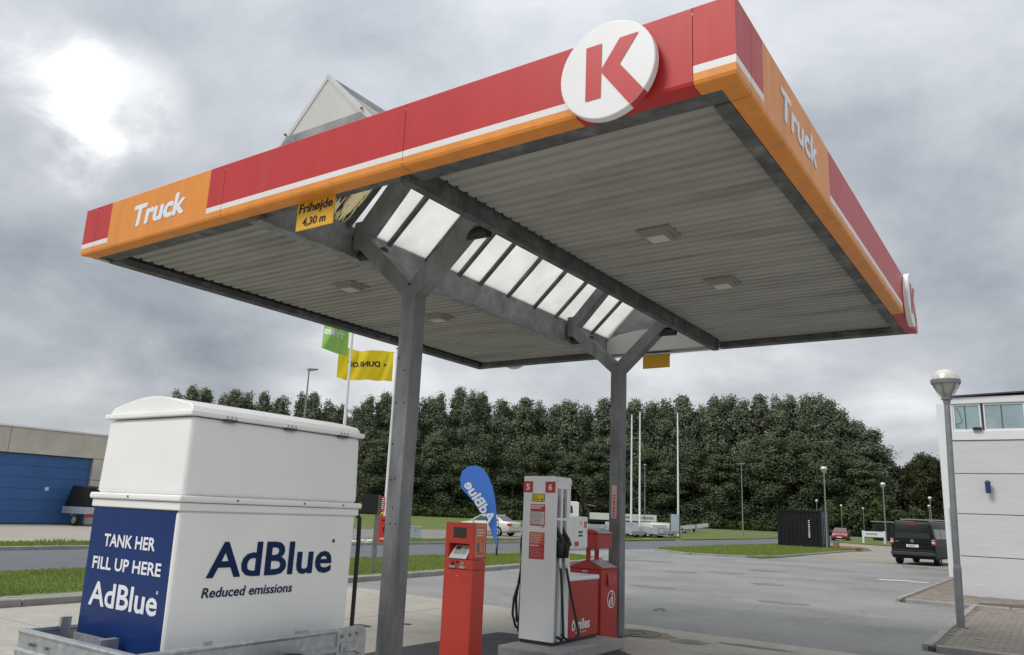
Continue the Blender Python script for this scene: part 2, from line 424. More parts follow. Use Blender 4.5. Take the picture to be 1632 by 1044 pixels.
for i, (x, y, a, b) in enumerate(((-13.3, 28.9, 1.2, .55), (-8.9, 25.6, .55, .5), (-8.5, 28.5, .6, .6), (-6.6, 22.3, .45, .45), (-8.1, 18.3, .6, .35), (-9.9, 24.2, .5, .3), (-4.9, 17.5, .5, .3))):
    structure(sheet('asphalt_patch', ragged(x-a, x+a, y-b, y+b, seed=i), .002, 'asphalt_patch'))
for i, (x, y) in enumerate(((-4.2, 28.6), (-3.7, 28.4), (-4.6, 28.3))):
    structure(sheet('road_paint', ragged(x-.35, x+.35, y-.22, y+.22, seed=30+i), .003, 'block_white'))
# concrete forecourt: separate slabs with recessed joints
pad = MB().prism([(-12.3, -14), (9, -14), (9, 10.82), (-12.45, 11.98)], 'z', -.2, -.012).build('concrete_forecourt', 'conc_dark'); structure(pad)
xs = [-12.32, -8.6, -4.5, -.4, 3.8, 8.9]; ys = [-14, -9.2, -4.4, .4, 5.2, 8.6, None]
edge = lambda x: 11.44 - .055*(x+2.2)
for i in range(5):
    for j in range(6):
        x0, x1, y0, y1 = xs[i]+.006, xs[i+1]-.006, ys[j]+.006, (ys[j+1] or 0)-.006
        p = [(x0, y0), (x1, y0), (x1, y1), (x0, y1)] if ys[j+1] is not None else [(x0, y0), (x1, y0), (x1, edge(x1)), (x0, edge(x0))]
        dz = random.uniform(-.002, .002)
        slab('concrete_slab', p, -.1, .004+dz, 'conc', pad)
structure(sheet('tar_coating', [(-6.48, 6.2), (-4.3, 6.15), (-4.22, 7.4), (-4.3, 9.05), (-4.62, 9.3), (-5.5, 9.42), (-6.05, 9.36), (-6.42, 9.3), (-6.46, 8.4), (-6.5, 7.5)], .009, 'tar'))
for i, (x, y, a, b) in enumerate(((-8.0, 8.3, .16, .08), (-7.7, 8.9, .06, .05), (-3.4, 10.9, .5, .10), (-8.6, 9.5, .10, .05), (-2.6, 10.6, .3, .12), (-4.2, 10.6, .25, .2))):
    structure(sheet('oil_stain', ragged(x-a, x+a, y-b, y+b, seed=50+i), .0085, 'tar' if i in (0, 1, 3) else 'conc_stain' if 'conc_stain' in M else mk('conc_stain', (.20, .185, .16), .9, var=.25, vs=4)))
mh = MB().lathe([(.0, .012), (.27, .012), (.27, .008)], (-5.07, 10.78, 0), 28).lathe([(.28, .008), (.28, .014), (.36, .014), (.36, .008)], (-5.07, 10.78, 0), 28)
mh.lathe([(.12, .012), (.12, .018), (.15, .018), (.15, .012)], (-5.07, 10.78, 0), 24)
tag(mh.build('manhole_cover', 'manhole'), 'rusty round manhole cover in the concrete behind the second canopy post', 'manhole cover')
structure(sheet('rust_stain', ragged(-5.6, -4.5, 10.45, 11.15, seed=77, n=18), .0065, mk('rust_conc', (.25, .195, .14), .9, var=.2, vs=4)))

def crack(x, y, a, l, w, seed, mt):
    r = random.Random(seed); L_, R_ = [], []; n = max(4, int(l/.12))
    for i in range(n+1):
        k = w*(.35+.65*math.sin(math.pi*i/n))*r.uniform(.5, 1.3); px, py = x+math.cos(a)*l*i/n, y+math.sin(a)*l*i/n
        L_.append((px-math.sin(a)*k, py+math.cos(a)*k)); R_.append((px+math.sin(a)*k, py-math.cos(a)*k)); a += r.uniform(-.25, .25)*.6
    b = MB(); p = [(q[0], q[1], .0045) for q in L_] + [(q[0], q[1], .0045) for q in R_]
    z_ = .0105 if mt == 'crack_conc' else .0035; p = [(q[0], q[1], z_) for q in p]
    b.add(p, [(i, i+1, n+2+i, n+1+i) for i in range(n)]); o = b.build('crack', mt); structure(o)
mk('crack_asph', (.14, .138, .132), .95); mk('crack_conc', (.16, .15, .13), .95)
for i, (x, y, a, l, w) in enumerate(((-10.5, 13.5, .5, 4, .008), (-6.4, 14.8, .2, 5, .008), (-12, 17, 1.2, 3, .008))): crack(x, y, a, l, w, 90+i, 'crack_asph')
for i, (x, y, a, l, w) in enumerate(((-9.6, 7.0, 1.0, 2.2, .006), (-8.5, 9.9, .1, 1.6, .006), (-3.9, 9.7, .6, 1.3, .006), (-10.8, 9.2, -.5, 1.4, .006), (-7.2, 10.4, .2, 1.2, .005))): crack(x, y, a, l, w, 110+i, 'crack_conc')
for i, (x, y) in enumerate(((-6.05, 13.6), (-5.9, 13.65))): crack(x, y, 1.9, .55, .04, 130+i, 'crack_asph')
# grass verge between forecourt and road, with kerb stones and a row of setts
VN = [(-12.5, -30), (-12.5, 6), (-12.78, 13), (-13.05, 16.5), (-13.5, 20.5), (-13.7, 25), (-14.6, 27.6), (-16.3, 28.4), (-17.3, 27.6), (-17.55, 24), (-17.4, 14), (-17.0, 8), (-17.0, -30)]
verge = slab('grass_verge', VN, -.1, .09, 'grass'); structure(verge)
def along(pts, step):
    pts = [Vector(p) for p in pts]; cum = [0]
    for p, q in zip(pts, pts[1:]): cum.append(cum[-1]+(q-p).length)
    def at(d):
        for i in range(len(pts)-1):
            if d <= cum[i+1] or i == len(pts)-2: return pts[i].lerp(pts[i+1], (d-cum[i])/(cum[i+1]-cum[i]))
    n = int(cum[-1]/step + .5); out = []
    for i in range(n):
        p, q = at(min(i*step, cum[-1])), at(min((i+1)*step, cum[-1]+1e-6)); d = q-p
        out.append(((p+q)/2, math.atan2(d.y, d.x)))
    return out
def piece_mesh(name, x, y, z0, z1, mt, bev=.008):
    import bmesh
    b = bmesh.new(); bmesh.ops.create_cube(b, size=1)
    for v_ in b.verts: v_.co = Vector((v_.co.x*x, v_.co.y*y, z0+(v_.co.z+.5)*(z1-z0)))
    if bev:
        bmesh.ops.bevel(b, geom=[e for e in b.edges if all(v_.co.z > z1-1e-4 for v_ in e.verts)], offset=bev, segments=1, affect='EDGES')
    me = bpy.data.meshes.new(name); b.to_mesh(me); b.free(); me.materials.append(M[mt]); return me
def pieces(name, me, places, parent, zj=.004, rj=.01):
    for (p, a) in places:
        o = bpy.data.objects.new(name, me); C.objects.link(o); o.parent = parent
        o.location = (p[0], p[1], random.uniform(-zj, zj)); o.rotation_euler = (random.uniform(-.006, .006), random.uniform(-.006, .006), a+random.uniform(-rj, rj))
kerbline = [(-12.42, -6), (-12.42, 6), (-12.7, 13), (-12.97, 16.5), (-13.42, 20.5), (-13.62, 25), (-14.5, 27.7), (-16.3, 28.55)]
ks = piece_mesh('kerb_stone', .97, .15, -.08, .11, 'kerb', .015)
pieces('kerb_stone', ks, along(kerbline, .99), verge)
st = piece_mesh('sett', .19, .15, -.05, .098, 'kerb', .012)
for row in (.16, .32):
    ln = [(x-row-.01, y) for x, y in kerbline[0:5]]
    pieces('sett', st, along(ln[0:3] if row > .2 else ln, .2), verge, .006, .03)
# far side of the road
fv = slab('grass_verge', [(-26.6, -60), (-24.5, -60), (-24.5, 48), (-24.9, 60), (-27, 60)], -.1, .08, 'lawn'); structure(fv)
ks2 = piece_mesh('kerb_stone', 1.96, .15, -.08, .10, 'kerb', .015)
pieces('kerb_stone', ks2, along([(-24.42, -16), (-24.42, 48)], 1.98), fv)
# grass island in front of the container
IN = [(-17.9, 41.5), (-17.2, 38.9), (-14.6, 36.9), (-12.2, 37.4), (-11.4, 40.5), (-11.5, 54), (-11.0, 61.5), (-13, 63.5), (-17.9, 64.5)]
isl = slab('grass_island', IN, -.1, .07, 'grass'); structure(isl)
ks3 = piece_mesh('kerb_stone', 1.46, .14, -.08, .085, 'kerb', .015)
pieces('kerb_stone', ks3, along([(-17.2, 38.8), (-14.6, 36.8), (-12.15, 37.3), (-11.32, 40.5), (-11.42, 54), (-10.95, 61)], 1.5), isl)
sis = slab('grass_island', [(-24, 123), (-18.5, 84.5), (-9, 79), (-3, 80), (-4, 86), (-12, 90), (-20, 124)], -.1, .07, 'lawn'); structure(sis)
structure(slab('grass_verge', [(-28, 104), (-44, 118.5), (-50, 114), (-44, 100), (-27, 66), (-25.1, 62), (-25.2, 84)], -.1, .05, 'lawn'))
# brick pavements beside the white building
pv = slab('pavement', [(-1.60, 12.62), (6, 12.62), (6, 20.2), (-1.6, 20.2)], -.1, .055, 'paver_joint'); structure(pv)
pav = piece_mesh('paver', .196, .096, 0, .075, 'paver', .006)
pl = []
for i in range(54):
    y = 12.76 + i*.1
    for j in range(9):
        x = -1.44 + j*.2 + (.1 if i % 2 else 0)
        if x > -.42 - .055*(y-12.7) + .3: continue
        if abs(x+1.441) < .17 and abs(y-15.31) < .13: continue
        pl.append(((x, y), 0))
random.shuffle(pl)
pieces('paver', pav, pl[:290], pv, .004, .012)
rest = MB()
def far_pavers(x0, x1, y0, y1, b, z=.073):
    y = y0; i = 0
    while y < y1:
        x = x0 + (.1 if i % 2 else 0)
        while x < x1 - .1:
            h = z + random.uniform(-.004, .004); b.box(x-.097, x+.097, y-.047, y+.047, z-.03, h); x += .2
        y += .1; i += 1
done = {(round(p[0], 3), round(p[1], 3)) for p, a in pl[:290]}
for p, a in pl[290:]:
    h = .073+random.uniform(-.004, .004); rest.box(p[0]-.097, p[0]+.097, p[1]-.047, p[1]+.047, .04, h)
far_pavers(-1.44, -.5, 18.2, 20.1, rest)
far_pavers(-.2, 2.5, 12.8, 20.1, rest)
stuff(rest.build('paver_field', 'paver', pv))
ks4 = piece_mesh('kerb_stone', .98, .12, -.08, .085, 'kerb', .012)
pieces('kerb_stone', ks4, along([(-1.61, 12.62), (-1.61, 20.2)], 1.0) + along([(-1.5, 12.58), (5.5, 12.58)], 1.0), pv)
pv2 = slab('pavement', [(-3.08, 20.25), (-1.66, 20.25), (3, 20.25), (3, 23.3), (-2.1, 23.3), (-3.02, 31.2)], -.1, .05, 'paver_joint'); structure(pv2)
rest = MB(); y = 20.42; i = 0
while y < 31:
    x = -2.9 + (.1 if i % 2 else 0); lim = 2.6 if y < 23.1 else -2.2-(y-23.3)*.1
    while x < lim:
        h = .068+random.uniform(-.004, .004); rest.box(x-.097, x+.097, y-.047, y+.047, .04, h); x += .2
    y += .1; i += 1
stuff(rest.build('paver_field', 'paver', pv2))
pieces('kerb_stone', ks4, along([(-3.1, 20.25), (-3.04, 31.2)], 1.0) + along([(-2.95, 20.2), (3, 20.2)], 1.0), pv2)
structure(sheet('soil_strip', [(-1.6, 20.22), (3, 20.22), (3, 21.2), (-1.1, 21.3), (-1.55, 20.9)], .078, 'soil'))
for (a, b) in ((( -5.6, 38.4), (-3.4, 37.0)),):
    kk = structure(MB().bar((a[0], a[1], .03), (b[0], b[1], .03), .14, .14).build('kerb', 'kerb'))

# ================================================================== FORECOURT CANOPY
X0, X1, Y0, Y1, ZB, ZT = -9.026, -1.368, 4.284, 12.016, 4.269, 4.831
cano = thing('canopy', 'filling station canopy with red, white and orange fascia on two grey posts', 'canopy', (-5.2, 8.15, 0))
ZW1, ZW0 = ZB+.135, ZB+.082     # white band
def fascia(a0, a1, zones, side, name='fascia_panel', mit=(False, False)):
    """zones: [(start, end, 'rwo'|'o'|'r')] along the side"""
    b = MB()
    prof = [(-.06, ZT-.004), (-.012, ZT), (0, ZT-.012), (0, ZW1), (0, ZW0), (0, ZB+.03), (-.008, ZB+.008), (-.03, ZB), (-.14, ZB), (-.14, ZB+.03)]
    if side in ('back', 'left'): prof = prof[:6] + [(-.008, ZB+.012), (-.03, ZB+.006), (-.05, ZB+.006), (-.05, ZB+.03)]
    cols = {'rwo': [0, 0, 0, 2, 1, 1, 1, 1, 1], 'rw': [0, 0, 0, 2, 2, 2, 2, 2, 2], 'o': [1]*9, 'r': [0]*9}
    n = len(zones)
    for k, (s0, s1, c) in enumerate(zones):
        lo = s0 + (.0022 if k == 0 and not mit[0] else 0); hi = s1 - (.0022 if k == n-1 and not mit[1] else 0)
        vs = []
        for end, s_ in ((0, lo), (1, hi)):
            for o_, z in prof:
                t = s_
                if k == 0 and end == 0 and mit[0]: t = s_ - o_
                if k == n-1 and end == 1 and mit[1]: t = s_ + o_
                if side == 'front': p = (t, Y0-o_, z)
                elif side == 'right': p = (X1+o_, t, z)
                elif side == 'back': p = (t, Y1+o_, z)
                else: p = (X0-o_, t, z)
                vs.append(p)
        m_ = len(prof)
        for i in range(m_-1): b.add([vs[i], vs[i+1], vs[m_+i+1], vs[m_+i]], [(0, 1, 2, 3)], cols[c][i])
    return b.build(name, ['fascia_red', 'fascia_orange', 'fascia_white'], cano, recalc=False)
fascia(0, 0, [(X0, -8.766, 'rwo')], 'front', mit=(True, False))
fp = fascia(0, 0, [(-8.766, -8.48, 'rwo'), (-8.48, -6.681, 'o'), (-6.681, -6.442, 'rwo')], 'front')
lettering('Truck', (-7.99, Y0-.003, 4.44), (1, 0, 0), (0, 0, 1), .92, .235, 'text_white', fp, bold=.014, shear=.11, fat=.05)
fascia(0, 0, [(-6.442, -4.093, 'rwo')], 'front')
fk = fascia(0, 0, [(-4.093, -2.494, 'rwo'), (-2.494, -1.646, 'r')], 'front')
fascia(0, 0, [(-1.646, X1, 'rwo')], 'front', mit=(False, True))
fascia(0, 0, [(Y0, 4.59, 'rwo')], 'right', mit=(True, False))
fr = fascia(0, 0, [(4.59, 4.85, 'rwo'), (4.85, 6.76, 'o'), (6.76, 6.99, 'rwo')], 'right')
lettering('Truck', (X1+.003, 5.28, 4.45), (0, 1, 0), (0, 0, 1), 1.03, .24, 'text_white', fr, bold=.014, shear=.11, fat=.05)
fascia(0, 0, [(6.99, 9.38, 'rwo')], 'right')
fascia(0, 0, [(9.38, 10.72, 'rwo'), (10.72, 11.75, 'r')], 'right')
fascia(0, 0, [(11.75, Y1, 'r')], 'right', mit=(False, True))
xs_ = [X0, -8.0, -5.6, -3.2, X1]
for i in range(4): fascia(0, 0, [(xs_[i], xs_[i+1], 'rw')], 'back', mit=(i == 0, i == 3))
ys_ = [Y0, 6.2, 8.2, 10.1, Y1]
for i in range(4): fascia(0, 0, [(ys_[i], ys_[i+1], 'rw')], 'left', mit=(i == 0, i == 3))
# round K signs (front, right, back)
def ksign(c, n, label, gap=.10):
    n = Vector(n); c = Vector(c); right = Vector((-n.y, n.x, 0)); up = Vector((0, 0, 1))
    t = thing('round_sign', label, 'sign', c - n*gap, None, 'round white signs on the canopy fascia')
    b = MB(); r = .352; nn = 48
    rings = []
    for (rr, d) in ((r-.003, -.062), (r, -.058), (r, -.005), (r-.006, 0.0)):
        rings.append([c + n*d + (right*math.cos(2*math.pi*i/nn)+up*math.sin(2*math.pi*i/nn))*rr for i in range(nn)])
    b.loft(rings); d_ = b.build('sign_disc', 'logo_white', t, smooth=False)
    MB().tube([c-n*gap, c-n*.061], .22, 32).build('spacer', 'edge_steel', t)
    # letter outline, centred on the disc
    def P(x, z, k=.004): return c + n*k + right*x + up*z
    b = MB()
    b.add([P(-.152, -.20), P(-.037, -.20), P(-.033, .20), P(-.152, .20)], [(0, 1, 2, 3)])
    b.add([P(-.030, .015), P(.100, .20), P(.236, .20), P(.100, .008), P(-.030, -.022)], [(0, 1, 2, 3, 4)])
    a0, a1 = math.radians(-60), math.radians(-39)
    arc = [(r*math.cos(a0+(a1-a0)*i/8)*.985, r*math.sin(a0+(a1-a0)*i/8)*.985) for i in range(9)]
    b.add([P(-.030, -.022)] + [P(x, z) for x, z in arc] + [P(.100, .008)], [list(range(11))])
    for i in range(8):
        q = [(r+.002)*math.cos(a0+(a1-a0)*k/8) for k in (i, i+1)]; w_ = [(r+.002)*math.sin(a0+(a1-a0)*k/8) for k in (i, i+1)]
        b.add([P(q[0], w_[0], 0), P(q[1], w_[1], 0), P(q[1], w_[1], -.058), P(q[0], w_[0], -.058)], [(0, 1, 2, 3)])
    b.build('letter', 'logo_red', t, recalc=False)
    return t
ksign((-2.208, 4.18, 4.502), (0, -1, 0), 'round white K sign on the front fascia, above the right corner')
ksign((X1+.066, 11.12, 4.535), (1, 0, 0), 'round white K sign seen edge-on at the far end of the right fascia', .064)
ksign((-8.23, Y1+.102, 4.60), (0, 1, 0), 'round white K sign on the back fascia, only its lower rim showing')
# roof deck and soffit
for (a, b_) in ((X0+.21, -6.205), (-4.15, X1-.07)):
    MB().box(a-.1 if a < -6 else a, b_, Y0+.07, Y1-.07, 4.70, 4.72).build('roof_deck', 'roof_deck', cano)
    b = MB(); prof = []; y = 4.46
    while y < 11.86:
        prof += [(y, 4.358), (y+.080, 4.358), (y+.097, 4.392), (y+.122, 4.392)]; y += .1405
    prof = [p for p in prof if p[0] < 11.9]
    xa, xb = (a+.05, b_-.05) if a < -6 else (a+.055, b_-.05)
    r0 = [(xa, p[0], p[1]) for p in prof]; r1 = [(xb, p[0], p[1]) for p in prof]
    b.loft([r0, r1], closed=False, caps=False)
    b.build('corrugated_soffit', 'soffit', cano)
    MB().box(a, b_, 4.431, 4.60, 4.276, 4.350).build('edge_beam', 'edge_steel', cano, bevel=.006)
    MB().box(a, b_, 11.80, 11.962, 4.270, 4.350).build('edge_beam', 'edge_steel', cano, bevel=.006)
MB().box(X0+.052, X0+.20, 4.605, 11.962, 4.266, 4.345).build('edge_beam', 'edge_steel', cano, bevel=.006)
MB().box(X1-.26, X1-.145, 4.605, 11.795, 4.262, 4.345).build('edge_beam', 'edge_steel', cano, bevel=.006)
MB().box(-6.19, -4.16, 4.431, 4.56, 4.30, 4.40).build('edge_beam', 'edge_steel', cano, bevel=.006)
# gutter beams
b = MB().box(-6.20, -6.10, 4.45, 11.85, 4.225, 4.60); b.box(-6.10, -6.03, 4.45, 11.85, 4.215, 4.235); b.build('gutter_beam', 'steel', cano, bevel=.004)
b = MB().box(-4.25, -4.162, 4.45, 11.80, 4.222, 4.60); b.build('gutter_beam', 'edge_steel', cano, bevel=.004)
# glazed ridge
RY = [4.44, 4.95, 5.62, 6.28, 6.95, 7.60, 8.06, 8.72, 9.40, 10.02, 10.66, 11.2, 11.72]
zr, zs = 5.40, 4.56
for sx in (-1, 1):
    for i in range(len(RY)-1):
        y0, y1 = RY[i]+.022, RY[i+1]-.022
        xe = -5.2+sx*.92; xi = -5.2+sx*.015
        b = MB(); b.add([(xe, y0, zs), (xi, y0, zr), (xi, y1, zr), (xe, y1, zs), (xe, y0, zs+.016), (xi, y0, zr+.016), (xi, y1, zr+.016), (xe, y1, zs+.016)],
                        [(0, 1, 2, 3), (4, 7, 6, 5), (0, 4, 5, 1), (1, 5, 6, 2), (2, 6, 7, 3), (3, 7, 4, 0)])
        b.build('roof_pane', 'glazing_old' if i <= 1 and sx < 0 else 'glazing', cano)
    for y in RY[1:-1]:
        MB().bar((-5.2+sx*.93, y, zs-.02), (-5.2+sx*.01, y, zr-.015), .045, .06, (0, 1, 0)).build('rafter', 'edge_steel', cano)
MB().bar((-5.2, 4.44, zr+.02), (-5.2, 11.72, zr+.02), .08, .05).build('ridge_cap', 'galv', cano)
for y, o in ((4.40, -1), (11.74, 1)):
    if o < 0: gp = MB().prism([(-6.09, 4.58), (-4.31, 4.58), (-5.2, 5.45)], 'y', y-.012, y+.012).build('gable_panel', 'gable_white', cano)
    else:
        gp = MB().prism([(-6.09, 4.66), (-4.31, 4.66), (-4.31, 4.70), (-5.2, 5.45), (-6.09, 4.70)], 'y', y-.012, y+.012).build('gable_panel', 'steel', cano)
        pts = [(-6.08, 4.285)] + [(-6.08, 4.50)] + [(-5.2-.86*math.cos(t), 4.50+.17*math.sin(t)) for t in (.3, .7, 1.1, 1.57, 2.04, 2.44, 2.84)] + [(-4.32, 4.50), (-4.26, 4.285)]
        MB().prism(pts, 'y', y-.040, y-.020).build('arch_panel', 'gable_white', cano)
    b = MB().prism([(-5.2, 5.48), (-6.12, 4.60), (-6.07, 4.56), (-5.2, 5.43)], 'y', y-.022, y+.022)
    b.prism([(-5.2, 5.48), (-5.2, 5.43), (-4.33, 4.56), (-4.28, 4.60)], 'y', y-.022, y+.022); b.build('gable_trim', 'gable_white', gp)
    if o < 0: MB().prism([(-6.0, 4.66), (-4.40, 4.66), (-4.72, 4.965), (-5.68, 4.965)], 'y', y+o*.014, y+o*.03).build('gable_flashing', 'steel', gp)
    for s_ in (-5.70, -4.70): MB().tube([(s_, y+o*.03, 4.99), (s_, y+o*.045, 4.99)], .012, 8).build('bolt', 'rust', gp)
# posts with Y heads
for py in (5.77, 10.40):
    p = MB().box(-5.29, -5.11, py-.09, py+.09, .012, 3.80).build('post', 'post_steel', cano, bevel=.012)
    MB().box(-5.38, -5.02, py-.18, py+.18, .005, .022).build('base_plate', 'edge_steel', p)
    for (dx, z) in ((-.055, 3.05), (.02, 2.92), (-.05, 2.6), (.05, 2.6), (-.05, 1.86), (.0, 1.87), (.05, 1.45), (-.02, 1.45), (0, 1.6), (-.06, 2.2)):
        MB().tube([(-5.2+dx, py-.093, z), (-5.2+dx, py-.086, z)], .009, 8).build('bolt_hole', 'dark_gap', p)
    for sx in (-1, 1):
        MB().bar((-5.2+sx*.02, py, 3.74), (-5.2+sx*.86, py, 4.50), .17, .17, (0, 1, 0)).build('arm', 'post_steel', cano, bevel=.01)
        MB().bar((-5.2+sx*.86, py, 4.40), (-5.2+sx*.03, py, 5.26), .16, .17, (0, 1, 0)).build('frame_rafter', 'post_steel', cano, bevel=.01)
        MB().box(-5.2+sx*.78-.08, -5.2+sx*.78+.08, py-.088, py+.088, 4.30, 4.62).build('bracket', 'post_steel', cano, bevel=.008)
    MB().tube([(-6.02, py, 4.255), (-5.66, py, 4.245)], .058, 14).build('drain_pipe', 'black_rubber', cano)
    MB().tube([(-4.72, py, 4.255), (-4.30, py, 4.245)], .058, 14).build('drain_pipe', 'black_rubber', cano)
# sticker on the second post
b = MB().box(-5.245, -5.165, 10.304, 10.308, 1.58, 2.04); stp = b.build('sticker', 'cone_pink', cano)
strokes((-5.18, 10.302, 1.60), (0, 0, 1), (-1, 0, 0), .42, .05, 1, 'sticker_red', stp, seed=3, fill=.8, word=(.03, .07))
# recessed lights in the soffit
for i, (x, y, where) in enumerate(((-3.0, 6.84, 'right soffit, nearer the front'), (-3.0, 8.68, 'right soffit, farther back'), (-7.22, 6.79, 'left soffit, nearer the front'), (-7.22, 8.57, 'left soffit, farther back and half behind the post'))):
    t = thing('canopy_light', 'square light fitting in the '+where, 'light', (x, y, 4.36), None, 'lights under the canopy')
    b = MB(); s_ = .17
    for (ax, bx, ay, by) in ((-s_, s_, -s_, -s_+.03), (-s_, s_, s_-.03, s_), (-s_, -s_+.03, -s_+.03, s_-.03), (s_-.03, s_, -s_+.03, s_-.03)):
        b.box(x+ax, x+bx, y+ay, y+by, 4.335, 4.366)
    b.build('frame', 'fixture', t, bevel=.004)
    b = MB(); k = .115
    lo = [(x-k, y-k, 4.295), (x+k, y-k, 4.295), (x+k, y+k, 4.295), (x-k, y+k, 4.295)]; hi = [(x-.138, y-.138, 4.36), (x+.138, y-.138, 4.36), (x+.138, y+.138, 4.36), (x-.138, y+.138, 4.36)]
    b.loft([lo, hi]); b.build('housing', 'fixture', t)
    MB().box(x-.09, x+.09, y-.09, y+.09, 4.289, 4.294).build('lens', 'lamp_glass', t)
# clearance signs
t = thing('clearance_sign', 'yellow height sign reading Frihøjde 4,30 m under the front fascia', 'sign', (-5.24, 4.436, 4.0))
p = MB().box(-5.485, -5.005, 4.43, 4.442, 4.005, 4.275).build('sign_plate', 'sign_yellow', t, bevel=.002)
lettering('Frihøjde', (-5.462, 4.4275, 4.142), (1, 0, 0), (0, 0, 1), .435, .112, 'text_black', p, bold=.008, shear=.12, fat=.03)
lettering('4,30 m', (-5.40, 4.4275, 4.030), (1, 0, 0), (0, 0, 1), .30, .085, 'text_black', p, bold=.008, shear=.12, fat=.03)
t = thing('clearance_sign', 'blank back of a yellow height sign under the far edge of the canopy', 'sign', (-5.29, 11.96, 4.04))
MB().box(-5.53, -5.05, 11.955, 11.969, 4.045, 4.2672).build('sign_plate', 'sign_yellow', t, bevel=.002)
MB().box(-5.53, -5.05, 11.970, 11.986, 4.24, 4.33).build('bracket', 'edge_steel', t)
b = MB().box(X0+.05, X1-.05, Y0+.04, Y0+.055, 4.36, 4.80).box(X0+.05, X1-.05, Y1-.055, Y1-.04, 4.36, 4.80)
b.box(X0+.04, X0+.055, Y0+.06, Y1-.06, 4.36, 4.80).box(X1-.055, X1-.04, Y0+.06, Y1-.06, 4.36, 4.80)
b.build('fascia_backing', 'edge_steel', cano)

# ================================================================== PUMP ISLAND
pi_ = thing('pump_island', 'low grey concrete plinth under the white fuel pump', 'plinth', (-5.0, 8.6, 0))
MB().prism([(-5.42, 7.84), (-4.60, 7.84), (-4.60, 9.44), (-5.42, 9.44)], 'z', 0, .12).build('plinth', 'plinth', pi_, bevel=.02, seg=2)
MB().box(-4.606, -4.598, 7.90, 9.40, .098, .119).build('edge_strip', 'galv', pi_)

PX0, PX1, PY0, PY1, PZ0, PZ1 = -5.385, -4.90, 8.20, 8.545, .16, 2.045
pump = thing('fuel_pump', 'tall white fuel pump numbered 5 and 6 with black hoses and red lower cabinet', 'fuel pump', (-5.14, 8.7, .12))
MB().box(PX0+.02, PX1-.02, PY0+.02, 9.28, .12, .162).build('base', 'plastic_dark', pump)
# column: side with two nozzle bays facing +x and -x
b = MB()
b.box(PX0+.012, PX1-.012, PY0, PY0+.022, PZ0, PZ1)
b.box(PX0+.10, PX1-.10, PY0+.022, PY1, PZ0, PZ1-.03)
b.box(PX0+.004, PX1-.004, PY0+.022, PY1, 1.90, PZ1-.004)
for y0, y1 in ((PY0+.022, 8.232), (8.318, 8.362), (8.455, 8.545)):
    b.box(PX0+.004, PX0+.10, y0, y1, PZ0, 1.90); b.box(PX1-.10, PX1-.004, y0, y1, PZ0, 1.90)
col = b.build('column', 'pump_white', pump, bevel=.006)
b = MB()
b.prism([(PY0+.02, PZ1-.005), (8.36, PZ1-.005), (8.36, PZ1-.02), (8.38, PZ1-.03), (8.40, PZ1-.02), (8.42, PZ1-.005), (8.50, PZ1-.005), (8.545, PZ1-.04), (8.545, 1.96), (PY0+.02, 1.96)], 'x', PX1-.003, PX1+.006)
b.build('side_trim', 'pump_white', col)
for y0, y1 in ((8.232, 8.318), (8.362, 8.455)):
    for sx, xo in ((1, PX1), (-1, PX0)):
        f = lambda a: xo - sx*a
        b = MB(); b.box(*sorted((f(.095), f(.10+.001))), y0+.002, y1-.002, 1.56, 1.895)
        b.build('hose_slot', 'dark_gap', col)
        MB().box(*sorted((f(.004), f(.03))), y0+.05, y1-.022, 1.56, 1.80).build('hose_guide', 'pump_grey', col)
        MB().box(*sorted((f(.06), f(.098))), y0+.002, y1-.002, 1.05, 1.53).build('nozzle_boot', 'black_rubber', col)
        MB().box(*sorted((f(.004), f(.09))), y0+.002, y1-.002, 1.53, 1.56).build('boot_lid', 'pump_white', col)
        MB().box(*sorted((f(.03), f(.09))), y0+.002, y1-.002, PZ0, 1.05).build('lower_cover', 'pump_grey', col)
# nozzles and hoses
def nozzle(y, sx, sag, long_):
    xo = PX1 if sx > 0 else PX0
    n = MB()
    g = lambda dx, dy, z: (xo+sx*dx, y+dy, z)
    n.tube([g(-.035, -.03, 1.46), g(.0, -.01, 1.38), g(.03, .02, 1.31), g(.05, .05, 1.24)], [.020, .026, .032, .024], 10)
    n.tube([g(-.01, 0, 1.36), g(.05, .01, 1.29), g(.05, .015, 1.21), g(.015, .01, 1.13)], [.014, .016, .016, .026], 8)
    n.tube([g(.01, 0, 1.30), g(.02, .005, 1.22), g(.015, .01, 1.10)], [.034, .042, .036], 10)
    nz_ = n.build('nozzle', 'black_rubber', pump, smooth=True)
    MB().tube([g(-.05, -.045, 1.50), g(-.028, -.027, 1.445)], .014, 8).build('spout', 'chrome', nz_)
    MB().tube([g(.015, .01, 1.10), g(.02, .012, 1.02), g(.025, .014, .98)], [.016, .018, .014], 8).build('swivel', 'chrome', nz_)
    pts = [g(.025, .014, .985)]
    top, bot = .98, sag
    for k in range(1, 13):
        t = k/12; ang = t*math.pi
        if long_: pts.append(g(.03+.10*math.sin(ang*.5)**2*1.0, .015+.13*math.sin(ang*.5)+.05*math.sin(ang), top-(top-bot)*math.sin(ang/2)))
        else: pts.append(g(.03+.04*t, .015+.03*t, top-(top-bot)*t))
    last = pts[-1]
    if long_: pts += [(last[0]-sx*.02, last[1]-.06, bot-.035), (last[0]-sx*.08, last[1]-.14, bot-.035), (xo-sx*.0, y-.02, bot+.02)]
    else: pts += [(last[0]-sx*.03, last[1], bot-.03), (xo-sx*.01, y+.02, bot)]
    MB().tube(pts, .0155, 10).build('hose', 'black_rubber', pump, smooth=True)
nozzle(8.275, 1, .22, False)
nozzle(8.41, 1, .22, True)
nozzle(8.275, -1, .22, False)
nozzle(8.41, -1, .22, True)
